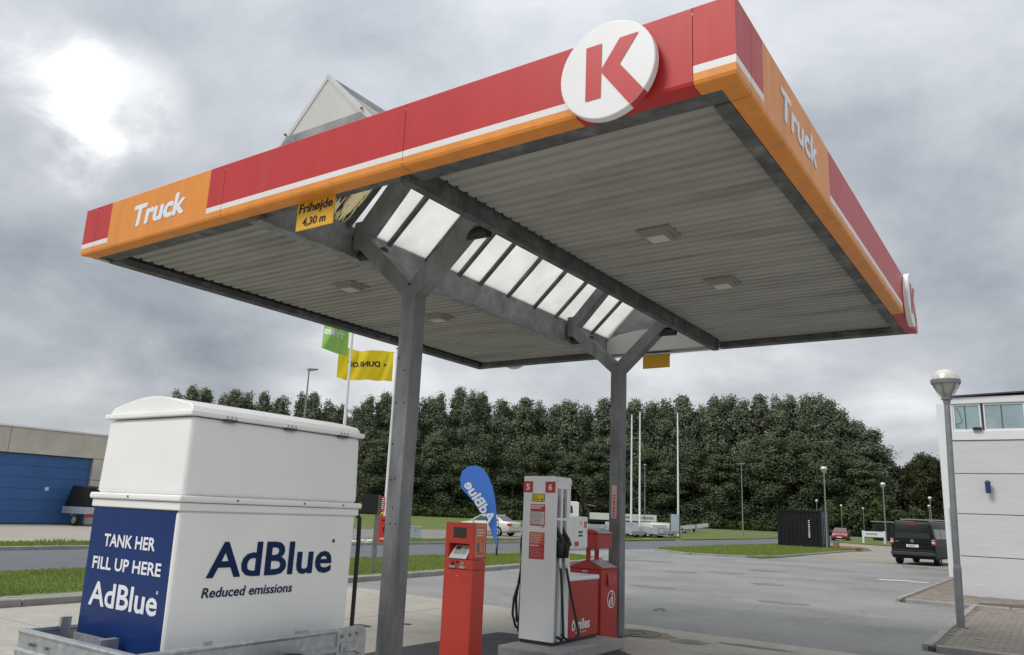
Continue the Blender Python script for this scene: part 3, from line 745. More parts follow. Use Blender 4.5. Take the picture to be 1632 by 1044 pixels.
# hose bulging out on the far side
MB().tube([(PX0-.01, 8.40, 1.0), (PX0-.05, 8.30, .85), (PX0-.085, 8.22, .6), (PX0-.09, 8.21, .42), (PX0-.06, 8.24, .28), (PX0+.02, 8.32, .22)], .0155, 10).build('hose', 'black_rubber', pump, smooth=True)
MB().tube([(PX0-.02, 8.36, 1.42), (PX0-.045, 8.33, 1.2), (PX0-.05, 8.30, .95), (PX0-.075, 8.25, .6), (PX0-.06, 8.26, .35), (PX0+.02, 8.33, .24)], .0155, 10).build('hose', 'black_rubber', pump, smooth=True)
# numbers, notices on the front
for tx, xa, xb in (('5', -5.378, -5.240), ('6', -5.061, -4.921)):
    pl_ = MB().box(xa, xb, PY0-.004, PY0+.001, 1.848, 1.982).build('number_plate', 'sticker_red', pump, bevel=.012)
    pl_.modifiers['edge'].limit_method = 'NONE' if False else 'ANGLE'
    lettering(tx, ((xa+xb)/2-.026, PY0-.0055, 1.878), (1, 0, 0), (0, 0, 1), .052, .075, 'text_white', pl_, bold=.03)
pl_ = MB().box(-5.249, -5.069, PY0-.003, PY0+.001, 1.741, 1.833).build('notice', 'text_black', pump)
q = MB().box(-5.242, -5.076, PY0-.0045, PY0-.0025, 1.748, 1.826).build('notice_face', 'sticker_yellow', pl_)
strokes((-5.235, PY0-.006, 1.752), (1, 0, 0), (0, 0, 1), .10, .066, 3, 'text_black', pl_, seed=1, fill=.35)
MB().add([(-5.118, PY0-.006, 1.758), (-5.086, PY0-.006, 1.758), (-5.102, PY0-.006, 1.792)], [(0, 1, 2)]).build('print', 'text_black', pl_, recalc=False)
pl_ = MB().box(-5.263, -5.057, PY0-.003, PY0+.001, 1.456, 1.711).build('notice', 'sticker_red', pump)
MB().box(-5.253, -5.066, PY0-.0045, PY0-.0025, 1.474, 1.622).build('notice_face', 'paper', pl_)
strokes((-5.25, PY0-.006, 1.655), (1, 0, 0), (0, 0, 1), .18, .05, 2, 'text_white', pl_, seed=2, fill=.62)
strokes((-5.247, PY0-.006, 1.476), (1, 0, 0), (0, 0, 1), .175, .14, 8, 'text_grey', pl_, seed=4, fill=.35)
strokes((-5.10, PY0-.002, 1.435), (1, 0, 0), (0, 0, 1), .042, .012, 1, 'sticker_red', pump, seed=5, fill=.9)
pl_ = MB().box(-5.267, -5.054, PY0-.003, PY0+.001, 1.072, 1.384).build('notice', 'sticker_red', pump)
MB().box(-5.265, -5.056, PY0-.0045, PY0-.0025, 1.246, 1.382).build('notice_face', 'sticker_orange', pl_)
strokes((-5.255, PY0-.006, 1.255), (1, 0, 0), (0, 0, 1), .19, .118, 6, 'text_white', pl_, seed=6, fill=.26)
strokes((-5.255, PY0-.006, 1.222), (1, 0, 0), (0, 0, 1), .16, .014, 1, 'text_white', pl_, seed=7, fill=.9)
strokes((-5.25, PY0-.0045, 1.09), (1, 0, 0), (0, 0, 1), .19, .12, 7, 'cone_pink', pl_, seed=8, fill=.16)
# display head
hd = MB().box(-5.33, PX1-.012, 8.548, 9.01, 1.195, 1.585).build('display_head', 'pump_white', pump, bevel=.02, seg=3)
fc = MB().box(PX1-.014, PX1-.004, 8.655, 8.975, 1.225, 1.552).build('display_face', 'pump_white', hd, bevel=.004)
for z in (1.398, 1.355): MB().box(PX1-.006, PX1-.002, 8.752, 8.858, z-.013, z+.013).build('lcd_window', 'lcd', hd)
p6 = MB().box(PX1-.006, PX1-.0015, 8.893, 8.963, 1.452, 1.525).build('number_sticker', 'sticker_red', hd)
lettering('6', (PX1-.0005, 8.915, 1.468), (0, 1, 0), (0, 0, 1), .028, .042, 'text_white', p6, bold=.03)
MB().box(PX1-.006, PX1-.0015, 8.662, 8.762, 1.23, 1.284).build('sticker', 'sticker_red', hd)
strokes((PX1-.003, 8.79, 1.48), (0, 1, 0), (0, 0, 1), .05, .05, 3, 'text_grey', hd, seed=9, fill=.5)
MB().tube([(PX1-.01, 8.985, 1.40), (PX1+.004, 8.985, 1.40)], .008, 8).build('key_lock', 'sticker_red', hd)
# red cabinet
cab = MB().box(-5.36, PX1-.006, 8.548, 9.30, .162, .815).build('cabinet', 'pump_red', pump, bevel=.006)
MB().box(-5.37, PX1+.006, 8.548, 9.315, .818, .872).build('cabinet_top', 'pump_white', pump, bevel=.018, seg=3)
MB().tube([(PX1-.008, 9.05, .79), (PX1-.002, 9.05, .79)], .008, 8).build('lock', 'chrome', cab)
lettering('miles', (PX1-.003, 8.745, .255), (0, 1, 0), (0, 0, 1), .335, .125, 'text_white', cab, bold=.03)
b = MB(); c0 = (8.675, .298)
for i in range(20):
    a0, a1 = 2*math.pi*i/20, 2*math.pi*(i+1)/20
    def rr(a, r): 
        k = 1 + .55*max(0, math.sin(a))**6
        return (PX1-.003, c0[0]+r*math.cos(a)*.85, c0[1]+r*math.sin(a)*k)
    b.quad(rr(a0, .052), rr(a1, .052), rr(a1, .027), rr(a0, .027))
b.build('drop_logo', 'text_white', cab, recalc=False)
strokes((PX1-.003, 8.72, .212), (0, 1, 0), (0, 0, 1), .33, .024, 1, 'cone_pink', cab, seed=10, fill=.9, word=(.03, .09))

# ---------------------------------------------------------------- payment terminal
term = thing('payment_terminal', 'orange-red self-service payment terminal standing in front of the fuel pump', 'payment terminal', (-5.24, 6.9, 0))
TX0, TX1, TY0, TY1 = -5.432, -5.052, 6.80, 7.02
MB().box(TX0+.02, TX1-.02, TY0+.02, TY1-.02, .004, .03).build('foot', 'plastic_dark', term)
MB().box(TX0, TX1, TY0, TY1, .03, .995).build('lower_door', 'terminal_red', term, bevel=.004)
MB().box(TX0, TX1, TY0, TY1, 1.0, 1.098).build('card_panel', 'terminal_red', term, bevel=.004)
b = MB(); b.prism([(TY0, 1.262), (TY0, 1.474), (TY1, 1.474), (TY1, 1.104), (TY0, 1.104), (TY0+.012, 1.112), (TY0+.10, 1.25)], 'x', TX0+.05, TX1-.06)
b.box(TX0, TX0+.05, TY0, TY1, 1.104, 1.474).box(TX1-.06, TX1, TY0, TY1, 1.104, 1.474)
hb = b.build('head', 'terminal_red', term)
fr_ = MB(); fr_.box(-5.33, -5.158, TY0-.002, TY0+.001, 1.318, 1.424); fr_.build('screen_bezel', 'plastic_dark', hb)
MB().box(-5.314, -5.166, TY0-.004, TY0-.0015, 1.328, 1.414).build('screen', 'lcd', hb)
kp = MB().add([(-5.368, TY0-.012, 1.114), (-5.135, TY0-.012, 1.114), (-5.137, TY0+.085, 1.238), (-5.352, TY0+.085, 1.238)], [(0, 1, 2, 3)]); kp.add([(-5.368, TY0-.012, 1.106), (-5.135, TY0-.012, 1.106), (-5.135, TY0-.012, 1.114), (-5.368, TY0-.012, 1.114)], [(0, 1, 2, 3)])
kpo = kp.build('keypad_shelf', 'paper', hb)
def sl(x, t): return (x, TY0-.014+.097*t, 1.116+.124*t)
MB().add([sl(-5.335, .30), sl(-5.245, .30), sl(-5.25, .95), sl(-5.33, .95)], [(0, 1, 2, 3)]).build('card_reader', 'pump_grey', kpo)
MB().add([sl(-5.322, .62), sl(-5.26, .62), sl(-5.262, .9), sl(-5.32, .9)], [(0, 1, 2, 3)]).build('card_slot', 'frame_dark', kpo)
for i in range(4):
    for j in range(3):
        x = -5.228+j*.018; t = .30+i*.15
        MB().add([(p[0], p[1]-.003, p[2]+.003) for p in (sl(x, t), sl(x+.013, t), sl(x+.013, t+.11), sl(x, t+.11))], [(0, 1, 2, 3)]).build('key', 'pump_grey', kpo)
MB().tube([(-5.256, TY0-.002, 1.07), (-5.256, TY0+.002, 1.07)], .017, 14).build('button', 'dark_gap', term)
for x in (-5.318, -5.188):
    q = MB().box(x-.038, x+.038, TY0-.012, TY0+.002, 1.008, 1.032).build('receipt_slot', 'pump_grey', term, bevel=.003)
    MB().box(x-.02, x+.02, TY0-.008, TY0+.002, 1.034, 1.074).build('slot_flap', 'plastic_dark' if x < -5.25 else 'fixture', q, bevel=.003)
MB().tube([(-5.257, TY0-.002, .93), (-5.257, TY0+.002, .93)], .009, 10).build('lock', 'chrome', term)
ps = MB().box(TX1-.001, TX1+.002, 6.828, 6.992, 1.132, 1.460).build('poster', 'cone_pink', term)
MB().box(TX1+.001, TX1+.003, 6.838, 6.982, 1.142, 1.450).build('poster_face', 'sticker_orange', ps)
strokes((TX1+.0045, 6.848, 1.335), (0, 1, 0), (0, 0, 1), .125, .085, 3, 'text_white', ps, seed=12, fill=.4)
MB().box(TX1+.002, TX1+.004, 6.848, 6.892, 1.19, 1.27).build('poster_block', 'text_grey', ps)
strokes((TX1+.0045, 6.905, 1.18), (0, 1, 0), (0, 0, 1), .065, .095, 6, 'cone_pink', ps, seed=13, fill=.4)

# ---------------------------------------------------------------- litter bin with towel box on top
bn = thing('litter_bin', 'red litter bin with a towel box on two legs, beside the second canopy post', 'bin', (-5.3, 9.9, 0))
BX0, BX1, BY0, BY1 = -5.53, -5.05, 9.65, 10.13
by = (BY0+BY1)/2
body = MB().box(BX0, BX1, BY0, BY1, .012, .905).build('bin_body', 'bin_red', bn, bevel=.01)
b = MB(); b.prism([(BX0-.01, .907), (BX1+.01, .907), (BX1+.01, .925), ((BX0+BX1)/2, 1.02), (BX0-.01, .925)], 'y', BY0-.008, BY1+.008)
b.build('bin_lid', 'bin_red', bn, bevel=.004)
MB().add([(BX1+.012, BY0+.03, .930), (BX1+.012, BY1-.03, .930), ((BX0+BX1)/2+.02, BY1-.03, 1.019), ((BX0+BX1)/2+.02, BY0+.03, 1.019)], [(0, 1, 2, 3)]).build('lid_plate', 'bin_grey', bn)
fl = MB().box(BX1, BX1+.006, 9.80, 10.07, .690, .868).build('flap_frame', 'bin_red', bn)
MB().add([(BX1+.03, 9.815, .70), (BX1+.03, 10.055, .70), (BX1+.008, 10.055, .85), (BX1+.008, 9.815, .85)], [(0, 1, 2, 3)]).build('flap', 'bin_red', fl)
b = MB(); cy_, cz_ = 9.94, .52
for i in range(32):
    a0, a1 = 2*math.pi*i/32, 2*math.pi*(i+1)/32
    pt = lambda r, a: (BX1+.004, cy_+r*math.cos(a), cz_+r*math.sin(a))
    b.quad(pt(.115, a0), pt(.115, a1), pt(.098, a1), pt(.098, a0))
b.add([(BX1+.004, cy_+r*1.0*math.cos(a)+.028, cz_+.062+r*math.sin(a)) for r, a in [(.016, 2*math.pi*i/12) for i in range(12)]], [list(range(12))])
for pts in ([(.005, .035), (.05, .035), (.045, -.075), (.012, -.075)], [(.005, .035), (-.03, .0), (-.022, -.012), (.012, .015)], [(-.065, -.01), (-.02, -.01), (-.025, -.08), (-.06, -.08)]):
    b.add([(BX1+.004, cy_+p, cz_+q_) for p, q_ in pts], [list(range(4))])
b.build('litter_symbol', 'text_white', bn, recalc=False)
MB().tube([(BX1, 9.72, .46), (BX1+.006, 9.72, .46)], .009, 8).build('lock', 'chrome', bn)
MB().box(BX0+.20, BX0+.27, BY0-.004, BY0+.001, .865, .885).build('label', 'paper', bn)
for y in (9.73, 9.97): MB().box(-5.33, -5.275, y, y+.04, .97, 1.20).build('bracket_leg', 'bin_red', bn, bevel=.004)
tw = MB().box(-5.46, -5.10, 9.62, 10.05, 1.175, 1.365).build('towel_box', 'bin_red', bn, bevel=.008)
MB().prism([(-5.47, 1.367), (-5.09, 1.367), (-5.16, 1.415), (-5.31, 1.43), (-5.46, 1.40)], 'y', 9.612, 10.058).build('towel_box_lid', 'bin_red', tw, bevel=.005)
MB().add([(-5.085, 9.64, 1.372), (-5.085, 10.03, 1.372), (-5.158, 10.03, 1.418), (-5.158, 9.64, 1.418)], [(0, 1, 2, 3)]).build('lid_plate', 'bin_grey', tw)
MB().lathe([(.0, .0), (.05, .0), (.035, .02), (.0, .025)], (0, 0, 0), 16).build('emblem', 'paper', tw, local=True).matrix_local = Matrix.Translation(Vector((-5.30, 9.62, 1.215)) - OFF[tw.name]) @ Matrix.Rotation(R(90), 4, 'X') @ Matrix.Scale(.45, 4, (0, 1, 0))
MB().tube([(-5.10, 9.85, 1.21), (-5.093, 9.85, 1.21)], .009, 8).build('lock', 'chrome', tw)
b = MB()
for i in range(5): b.tube([(-5.28+.02*i, 9.8, 1.176), (-5.285+.02*i, 9.8+.01*i, 1.155-.01*(i % 2)), (-5.28+.02*i, 9.81, 1.14)], .007, 6)
stuff(b.build('paper_scrap', 'fixture', tw))

# ---------------------------------------------------------------- AdBlue tank on its trailer
tk = thing('adblue_tank', 'big white plastic tank cabinet with blue front panel, lettered AdBlue', 'tank', (-5.25, 3.93, .5))
KX0, KX1, KY0, KY1 = -5.775, -4.725, 3.132, 4.734
def rect(i, z): return [(KX0+i, KY0+i, z), (KX1-i, KY0+i, z), (KX1-i, KY1-i, z), (KX0+i, KY1-i, z)]
lo = MB().loft([rect(.012, .50), rect(.002, 1.525)]).build('lower_body', 'white_grp', tk, bevel=.03, seg=3)
b = MB().loft([rect(-.012, 1.522), rect(-.012, 1.575)]); b.build('rim', 'white_grp', tk, bevel=.008, seg=2)
b = MB().loft([rect(-.03, 1.578), rect(-.03, 1.622)]); rim = b.build('rim', 'white_grp', tk, bevel=.014, seg=3)
MB().loft([rect(.0, 1.618), rect(.012, 2.146)]).build('upper_body', 'white_grp', tk, bevel=.035, seg=4)
lid = MB(); prof = []
i0 = -.012
prof = [(KX0+i0, 2.152), (KX1-i0, 2.152), (KX1-i0, 2.185), (KX1-.02, 2.198), (KX1-.03, 2.215), (KX1-.06, 2.236)]
for k in range(1, 10):
    t = k/10; prof.append((KX1-.055-(KX1-KX0-.11)*t, 2.232+.07*math.sin(math.pi*t)))
prof += [(KX0+.06, 2.236), (KX0+.03, 2.215), (KX0+.02, 2.198), (KX0+i0, 2.185)]
lid.loft([rect(-.014, 2.150), rect(-.014, 2.186)]); prof = [(x, max(z, 2.187)) for x, z in prof if z > 2.19]
lid.prism([(KX0+.02, 2.1865)] + [(KX1-.02, 2.1865)] + prof, 'y', KY0+.012, KY1-.012); ld = lid.build('lid', 'white_grp', tk, bevel=.022, seg=4)
for y in (3.433, 3.971, 4.51):
    h = MB().box(KX1-.012, KX1+.016, y-.05, y+.05, 2.135, 2.151).build('hinge', 'frame_dark', tk)
    for d in (-.035, 0, .035): MB().tube([(KX1+.012, y+d, 2.166), (KX1+.018, y+d, 2.166)], .006, 8).build('bolt', 'bolt', h)
for y in (3.55, 4.15, 4.55): MB().tube([(KX1+.028, y, 1.60), (KX1+.034, y, 1.60)], .008, 8).build('bolt', 'bolt', rim)
MB().tube([(-5.3, KY0-.034, 1.60), (-5.3, KY0-.026, 1.60)], .008, 8).build('bolt', 'bolt', rim)
# blue front panel
bp = MB().add([(KX0+.012, KY0-.0005, 1.518), (KX1-.035, KY0-.0005, 1.518), (KX1-.035, KY0+.0085, .52), (KX0+.02, KY0+.0085, .52), (KX0+.012, KY0+.02, 1.518), (KX1-.035, KY0+.02, 1.518), (KX1-.035, KY0+.03, .52), (KX0+.02, KY0+.03, .52)],
              [(0, 1, 2, 3), (4, 7, 6, 5), (0, 4, 5, 1), (1, 5, 6, 2), (2, 6, 7, 3), (3, 7, 4, 0)]).build('front_panel', 'panel_blue', tk)
yl = KY0-.004
def fl_(z): return KY0-.0035+(1.518-z)*.009
for tx, xa, xb, za, zb_, bd in (('TANK HER', -5.565, -4.945, 1.255, 1.338, .03), ('FILL UP HERE', -5.672, -4.845, 1.098, 1.18, .03), ('AdBlue', -5.655, -4.84, .855, 1.013, .02)):
    lettering(tx, (xa, fl_(za), za), (1, 0, 0), (0, -.009, 1), xb-xa, zb_-za, 'text_white', bp, bold=bd*.5, fat=.022)
b = MB().lathe([(.011, 0), (.006, 0)], (0, 0, 0), 16); o = b.build('registered_mark', 'text_white', bp, recalc=False, local=True)
o.location = Vector((-4.855, fl_(1.0), 1.0))-OFF[bp.name]; o.rotation_euler = (R(90), 0, 0)
xs__ = KX1-.002
def rx(z): return KX1+.0015-(1.525-z)*.0098
for tx, ya, yb, za, zb_, bd, sh in (('AdBlue', 3.395, 4.505, 1.088, 1.322, .012, .0), ('Reduced emissions', 3.376, 4.138, .962, 1.026, .01, .12)):
    lettering(tx, (rx(za), ya, za), (0, 1, 0), (.0098, 0, 1), yb-ya, zb_-za, 'text_navy', lo, bold=bd, shear=sh, fat=.016)
o = MB().lathe([(.014, 0), (.004, 0)], (0, 0, 0), 16).build('registered_mark', 'text_navy', lo, recalc=False, local=True)
o.location = Vector((rx(1.325), 4.51, 1.325))-OFF[lo.name]; o.rotation_euler = (0, R(90), 0)
MB().tube([(KX1-.04, KY1+.02, 1.56), (KX1-.06, KY1+.10, 1.50), (KX1-.09, KY1+.14, 1.3), (KX1-.12, KY1+.17, .95), (KX1-.13, KY1+.18, .5), (KX1-.14, KY1+.16, .3)], .018, 10).build('filling_hose', 'black_rubber', tk, smooth=True)
# trailer
tr = thing('tank_trailer', 'galvanised trailer frame carrying the white AdBlue tank', 'trailer', (-5.2, 3.8, 0))
RX0, RX1, RYa, RYb, RZ = -5.86, -4.49, 2.80, 4.70, .70
MB().box(RX0+.02, RX1-.02, RYa+.02, RYb-.02, .44, .497).build('deck', 'wood_grey', tr)
def rail(name, p0, p1, out):
    b = MB(); p0, p1, out = Vector(p0), Vector(p1), Vector(out)
    prof = [(-.045, 0), (0, 0), (.006, -.012), (0, -.024), (-.004, -.03), (-.004, -.115), (.010, -.13), (.010, -.155), (-.004, -.17), (-.004, -.26), (-.03, -.26), (-.03, -.03), (-.045, -.02)]
    r = [[p + out*o + Vector((0, 0, z)) for o, z in prof] for p in (p0, p1)]
    b.loft(r); return b.build(name, 'galv', tr)
sr = rail('side_rail', (RX1, RYa+.04, RZ), (RX1, RYb-.28, RZ), (1, 0, 0))
rail('side_rail', (RX0, RYa+.04, RZ), (RX0, RYb, RZ), (-1, 0, 0))
frl = rail('front_rail', (RX0, RYa, RZ), (RX1, RYa, RZ), (0, -1, 0))
for x in (-5.66, -5.62, -5.45): MB().tube([(x, RYa-.004, RZ-.075), (x, RYa-.016, RZ-.075)], .012, 10).build('bolt', 'bolt', frl)
pts = [(RYb-.30, RZ-.26), (RYb-.30, RZ-.005), (RYb-.06, RZ+.008), (RYb-.025, RZ), (RYb-.008, RZ-.03), (RYb, RZ-.07), (RYb, RZ-.26)]
ep = MB().prism(pts, 'x', RX1-.05, RX1+.012).build('corner_plate', 'galv', tr, bevel=.008)
for (y, z) in ((RYb-.26, -.05), (RYb-.18, -.045), (RYb-.11, -.04), (RYb-.26, -.13), (RYb-.18, -.125)): MB().tube([(RX1+.011, y, RZ+z), (RX1+.02, y, RZ+z)], .012, 10).build('bolt', 'bolt', ep)
MB().box(RX1+.012, RX1+.024, RYb-.27, RYb-.10, RZ-.17, RZ-.10).build('latch_plate', 'galv', ep, bevel=.004)
MB().tube([(RX1+.03, RYb-.24, RZ-.15), (RX1+.035, RYb-.14, RZ-.15), (RX1+.03, RYb-.06, RZ-.19)], .009, 8).build('latch_handle', 'galv', ep)
MB().box(RX1-.06, RX1-.045, RYa+.5, RYa+.56, RZ-.1, RZ+.022).build('lashing_bracket', 'galv', tr)
MB().box(RX1-.06, RX1-.045, RYa+1.25, RYa+1.36, RZ-.1, RZ+.016).build('lashing_bracket', 'galv', tr)
b = MB().box(-5.62, -5.20, 3.045, 3.055, .60, .685); b.box(-5.62, -5.20, 3.0, 3.044, .60, .61)
b.build('stop_bracket', 'galv', tr); MB().box(-5.215, -5.155, 2.98, 3.10, .56, .69).build('stop_bracket', 'galv', tr)
MB().box(RX0+.02, RX0+.05, 3.05, 3.12, .5, .76).build('stop_bracket', 'galv', tr)
b = MB()
for x in (-5.5, -4.85): b.box(x-.03, x+.03, 2.2, 4.78, .36, .438)
b.build('chassis', 'galv', tr)
for x in (RX0-.11, RX1+.11):
    w = MB().lathe([(.0, -.07), (.17, -.07), (.29, -.08), (.30, -.04), (.30, .04), (.29, .08), (.17, .07), (.0, .07)], (0, 0, 0), 24).build('wheel', 'tyre', tr, smooth=True, local=True)
    w.location = Vector((x, 3.9, .302))-OFF[tr.name]; w.rotation_euler = (0, R(90), 0)
MB().tube([(-5.5, 2.25, .40), (-5.17, 1.5, .42), (-5.17, 1.2, .42)], .035, 8).build('drawbar', 'galv', tr)
MB().tube([(-4.85, 2.25, .40), (-5.17, 1.5, .42)], .035, 8).build('drawbar', 'galv', tr)

# ================================================================== BUILDINGS
# white building at the right
wb = thing('white_building', 'white block building with an upper window at the right edge of the yard', 'building', (2.5, 28, 0))
BXa, BXb, BYa, BYb = -2.1, 9.0, 23.4, 36.0
MB().prism([(BXa+.03, BYa+.03), (BXb, BYa+.03), (BXb, BYb), (-2.9, BYb), (-2.62, 33.4), (BXa+.03, BYa+.6)], 'z', 0, 3.86).build('core', 'joint_dark', wb)
for z0, z1 in ((.0, .99), (1.005, 2.03), (2.045, 3.04), (3.055, 3.885)):
    MB().box(BXa, BXb, BYa, BYa+.029, z0+.004, z1).build('wall_block_course', 'block_white', wb, bevel=.006)
    MB().add([(BXa, BYa, z0+.004), (-2.66, 33.3, z0+.004), (-2.63, 33.3, z0+.004), (BXa+.029, BYa+.029, z0+.004), (BXa, BYa, z1), (-2.66, 33.3, z1), (-2.63, 33.3, z1), (BXa+.029, BYa+.029, z1)],
             [(0, 3, 2, 1), (4, 5, 6, 7), (0, 1, 5, 4), (1, 2, 6, 5), (2, 3, 7, 6), (3, 0, 4, 7)]).build('wall_block_course', 'block_white', wb)
MB().box(BXa-.03, BXb, BYa-.03, BYa+.30, 3.90, 4.14).build('sill_band', 'white_trim', wb, bevel=.01)
MB().box(BXa-.03, BXb, BYa+.301, BYb, 3.90, 3.98).build('upper_floor', 'white_trim', wb)
MB().box(BXa, BXa+.10, BYa, BYa+.10, 4.145, 4.84).build('corner_post', 'white_trim', wb)
for x0, x1 in ((-1.99, -1.36), (-1.30, -.4), (-.34, .6), (.66, 1.6)):
    wd = MB(); y0, y1 = BYa+.02, BYa+.07
    wd.box(x0, x1, y0, y1, 4.145, 4.185).box(x0, x1, y0, y1, 4.80, 4.845).box(x0, x0+.035, y0, y1, 4.186, 4.799).box(x1-.035, x1, y0, y1, 4.186, 4.799)
    f = wd.build('window', 'white_trim', wb)
    MB().box(x0+.036, x1-.036, BYa+.04, BYa+.05, 4.187, 4.798).build('pane', 'glass_reflect', f)
    xm = x0+(x1-x0)*.44; MB().box(xm-.01, xm+.01, BYa+.03, BYa+.039, 4.187, 4.798).build('mullion', 'frame_dark', f)
MB().box(BXa-.02, BXb, BYa-.02, BYa+.30, 4.848, 5.02).build('parapet', 'white_trim', wb, bevel=.01)
MB().box(BXa+.12, BXb, BYa+.32, BYb, 4.0, 4.95).build('upper_wall', 'white_trim', wb)
MB().add([(BXa-.06, BYa-.08, 5.025), (BXb, BYa-.08, 5.36), (BXb, BYb, 5.36), (BXa-.06, BYb, 5.025), (BXa-.06, BYa-.08, 5.06), (BXb, BYa-.08, 5.40), (BXb, BYb, 5.40), (BXa-.06, BYb, 5.06)],
         [(0, 3, 2, 1), (4, 5, 6, 7), (0, 1, 5, 4), (1, 2, 6, 5), (2, 3, 7, 6), (3, 0, 4, 7)]).build('roof', 'frame_dark', wb)
MB().box(-3.34, -2.60, 33.0, 33.5, 0, 6.22).build('corner_pier', 'white_trim', wb, bevel=.01)
MB().tube([(-3.12, 32.9, 0), (-3.12, 32.9, 2.4)], .05, 10).build('downpipe', 'galv', wb)
MB().box(-1.56, -1.36, BYa-.10, BYa-.035, 4.145, 4.22).build('planter', 'text_black', wb)
MB().tube([(-1.93, BYa+.034, 4.72), (-1.88, BYa+.034, 4.73), (-1.84, BYa+.034, 4.60), (-1.79, BYa+.034, 4.40), (-1.84, BYa+.034, 4.34), (-1.93, BYa+.034, 4.33), (-1.96, BYa+.034, 4.26), (-1.86, BYa+.034, 4.25)], .006, 6).build('hook_line', 'frame_dark', wb)  # thin dark hook-shaped line across the first pane
bs_ = thing('wall_sign', 'dark blue sign, built as a lantern, on the white building wall, at the right edge', 'lamp', (-1.34, 23.28, 2.55))  # lantern shape standing in for a dark blue wall sign
MB().lathe([(0, 2.56), (.055, 2.56), (.06, 2.58), (.06, 2.80), (.075, 2.82), (.04, 2.87), (0, 2.88)], (-1.34, 23.27, 0), 18).build('sign_housing', 'sign_blue', bs_)
MB().box(-1.365, -1.315, 23.32, 23.40, 2.66, 2.76).build('bracket', 'frame_dark', bs_)

# garage at the left
ga = thing('garage_building', 'flat-roofed concrete garage building with a blue sectional door', 'building', (-48, 0, 0))
GX = -44.0
MB().box(-58, GX-.25, -24, 28.0, 0, 4.86).build('core', 'joint_dark', ga)
MB().box(-58.1, GX+.06, -24.1, 28.1, 4.862, 4.95).build('roof_edge', 'white_trim', ga)
doors = [(-10.0, -4.0), (4.0, 10.5), (17.1, 23.45)]
def wallp(y0, y1, z0, z1): MB().box(GX-.245, GX, y0+.012, y1-.012, z0+.012, z1-.012).build('wall_panel', 'garage_wall', ga, bevel=.008)
yy = -24
for (d0, d1) in doors:
    n = max(1, round((d0-yy)/2.4)); st_ = (d0-yy)/n
    for k in range(n):
        for z0, z1 in ((0, 1.2), (1.2, 2.4), (2.4, 3.56)): wallp(yy+k*st_, yy+(k+1)*st_, z0, z1)
    yy = d1
for k in range(2):
    for z0, z1 in ((0, 1.2), (1.2, 2.4), (2.4, 3.56)): wallp(23.45+k*2.27, 23.45+(k+1)*2.27, z0, z1)
for y0, y1 in ((-24, -12), (-12, -1), (-1, 10), (10, 19), (19, 28)): wallp(y0, y1, 3.56, 4.86)
for (d0, d1) in doors:
    dr = MB().box(GX-.22, GX-.20, d0, d1, 0, 3.55).build('garage_door', 'joint_dark', ga)
    nn = 6
    for k in range(nn):
        z0 = .03+k*3.5/nn; MB().box(GX-.2, GX-.165, d0+.03, d1-.03, z0+.006, z0+3.5/nn-.006).build('door_panel', 'door_blue', dr, bevel=.006)
    MB().box(GX-.165, GX-.155, d0+.66*(d1-d0)-.1, d0+.66*(d1-d0)+.1, 1.72, 1.9).build('door_plate', 'paper', dr)
# dark sheds beyond the van
sh = thing('black_shed', 'low black shed behind the white information sign', 'shed', (-17.8, 109.5, 0))
MB().box(-19.0, -16.6, 108.4, 111, 0, 2.3).build('wall', 'shed_dark', sh); MB().box(-19.15, -16.45, 108.2, 111.2, 2.3, 2.42).build('roof', 'shed_roof', sh)
MB().box(-18.6, -17.0, 108.36, 108.4, .1, 1.9).build('door', 'black_paint', sh)
sh = thing('carport', 'long dark carport with pale roof edge behind the parked van', 'carport', (-12, 112, 0))
MB().box(-16.2, -5, 112, 117, 2.55, 2.85).build('roof', 'shed_dark', sh); MB().box(-16.3, -4.9, 111.9, 112, 2.72, 2.88).build('roof_edge', 'shed_roof', sh)
for x in (-16, -12.4, -8.8, -5.2): MB().box(x-.08, x+.08, 112.1, 112.26, 0, 2.55).build('post', 'shed_dark', sh)
MB().box(-16.2, -5, 116.9, 117, 0, 2.55).build('back_wall', 'shed_dark', sh)

# ================================================================== STREET FURNITURE
def globe_lamp(label, x, y, k=1., lean=0., n=24):
    t = thing('globe_lamp', label, 'street lamp', (x, y, 0), 0, 'globe street lamps around the yard')
    h = 3.92*k
    MB().lathe([(.062, 0), (.062, 1.0), (.052, 1.06), (.046, h), (.0, h)], (0, 0, 0), 16).build('pole', 'lamp_pole', t, smooth=False)
    MB().lathe([(.0, h), (.058, h), (.058, h+.05), (.085, h+.06), (.085, h+.09), (.065, h+.10), (.065, h+.115), (0, h+.115)], (0, 0, 0), 20).build('collar', 'lamp_pole', t)
    MB().lathe([(.065, h+.115), (.12, h+.18), (.175, h+.27), (.205, h+.345), (0, h+.345)], (0, 0, 0), n).build('bowl', 'lamp_bowl', t, smooth=False)
    MB().lathe([(.06, h+.14), (.085, h+.33)], (0, 0, 0), 14).build('lamp_holder', 'lamp_inner', t)
    for i in range(6):
        a = i*math.pi/3+.3; c_, s_ = math.cos(a), math.sin(a)
        MB().tube([(.085*c_, .085*s_, h+.10), (.14*c_, .14*s_, h+.185), (.19*c_, .19*s_, h+.275), (.222*c_, .222*s_, h+.35)], .007, 6).build('rib', 'lamp_pole', t)
    MB().lathe([(.215, h+.335), (.232, h+.335), (.238, h+.40), (.232, h+.405), (.20, h+.405), (.20, h+.36)], (0, 0, 0), n).build('rim_band', 'lamp_pole', t)
    MB().lathe([(.222, h+.405), (.212, h+.46), (.185, h+.515), (.14, h+.56), (.08, h+.585), (.0, h+.592)], (0, 0, 0), n).build('dome', 'lamp_dome', t, smooth=True)
    return t
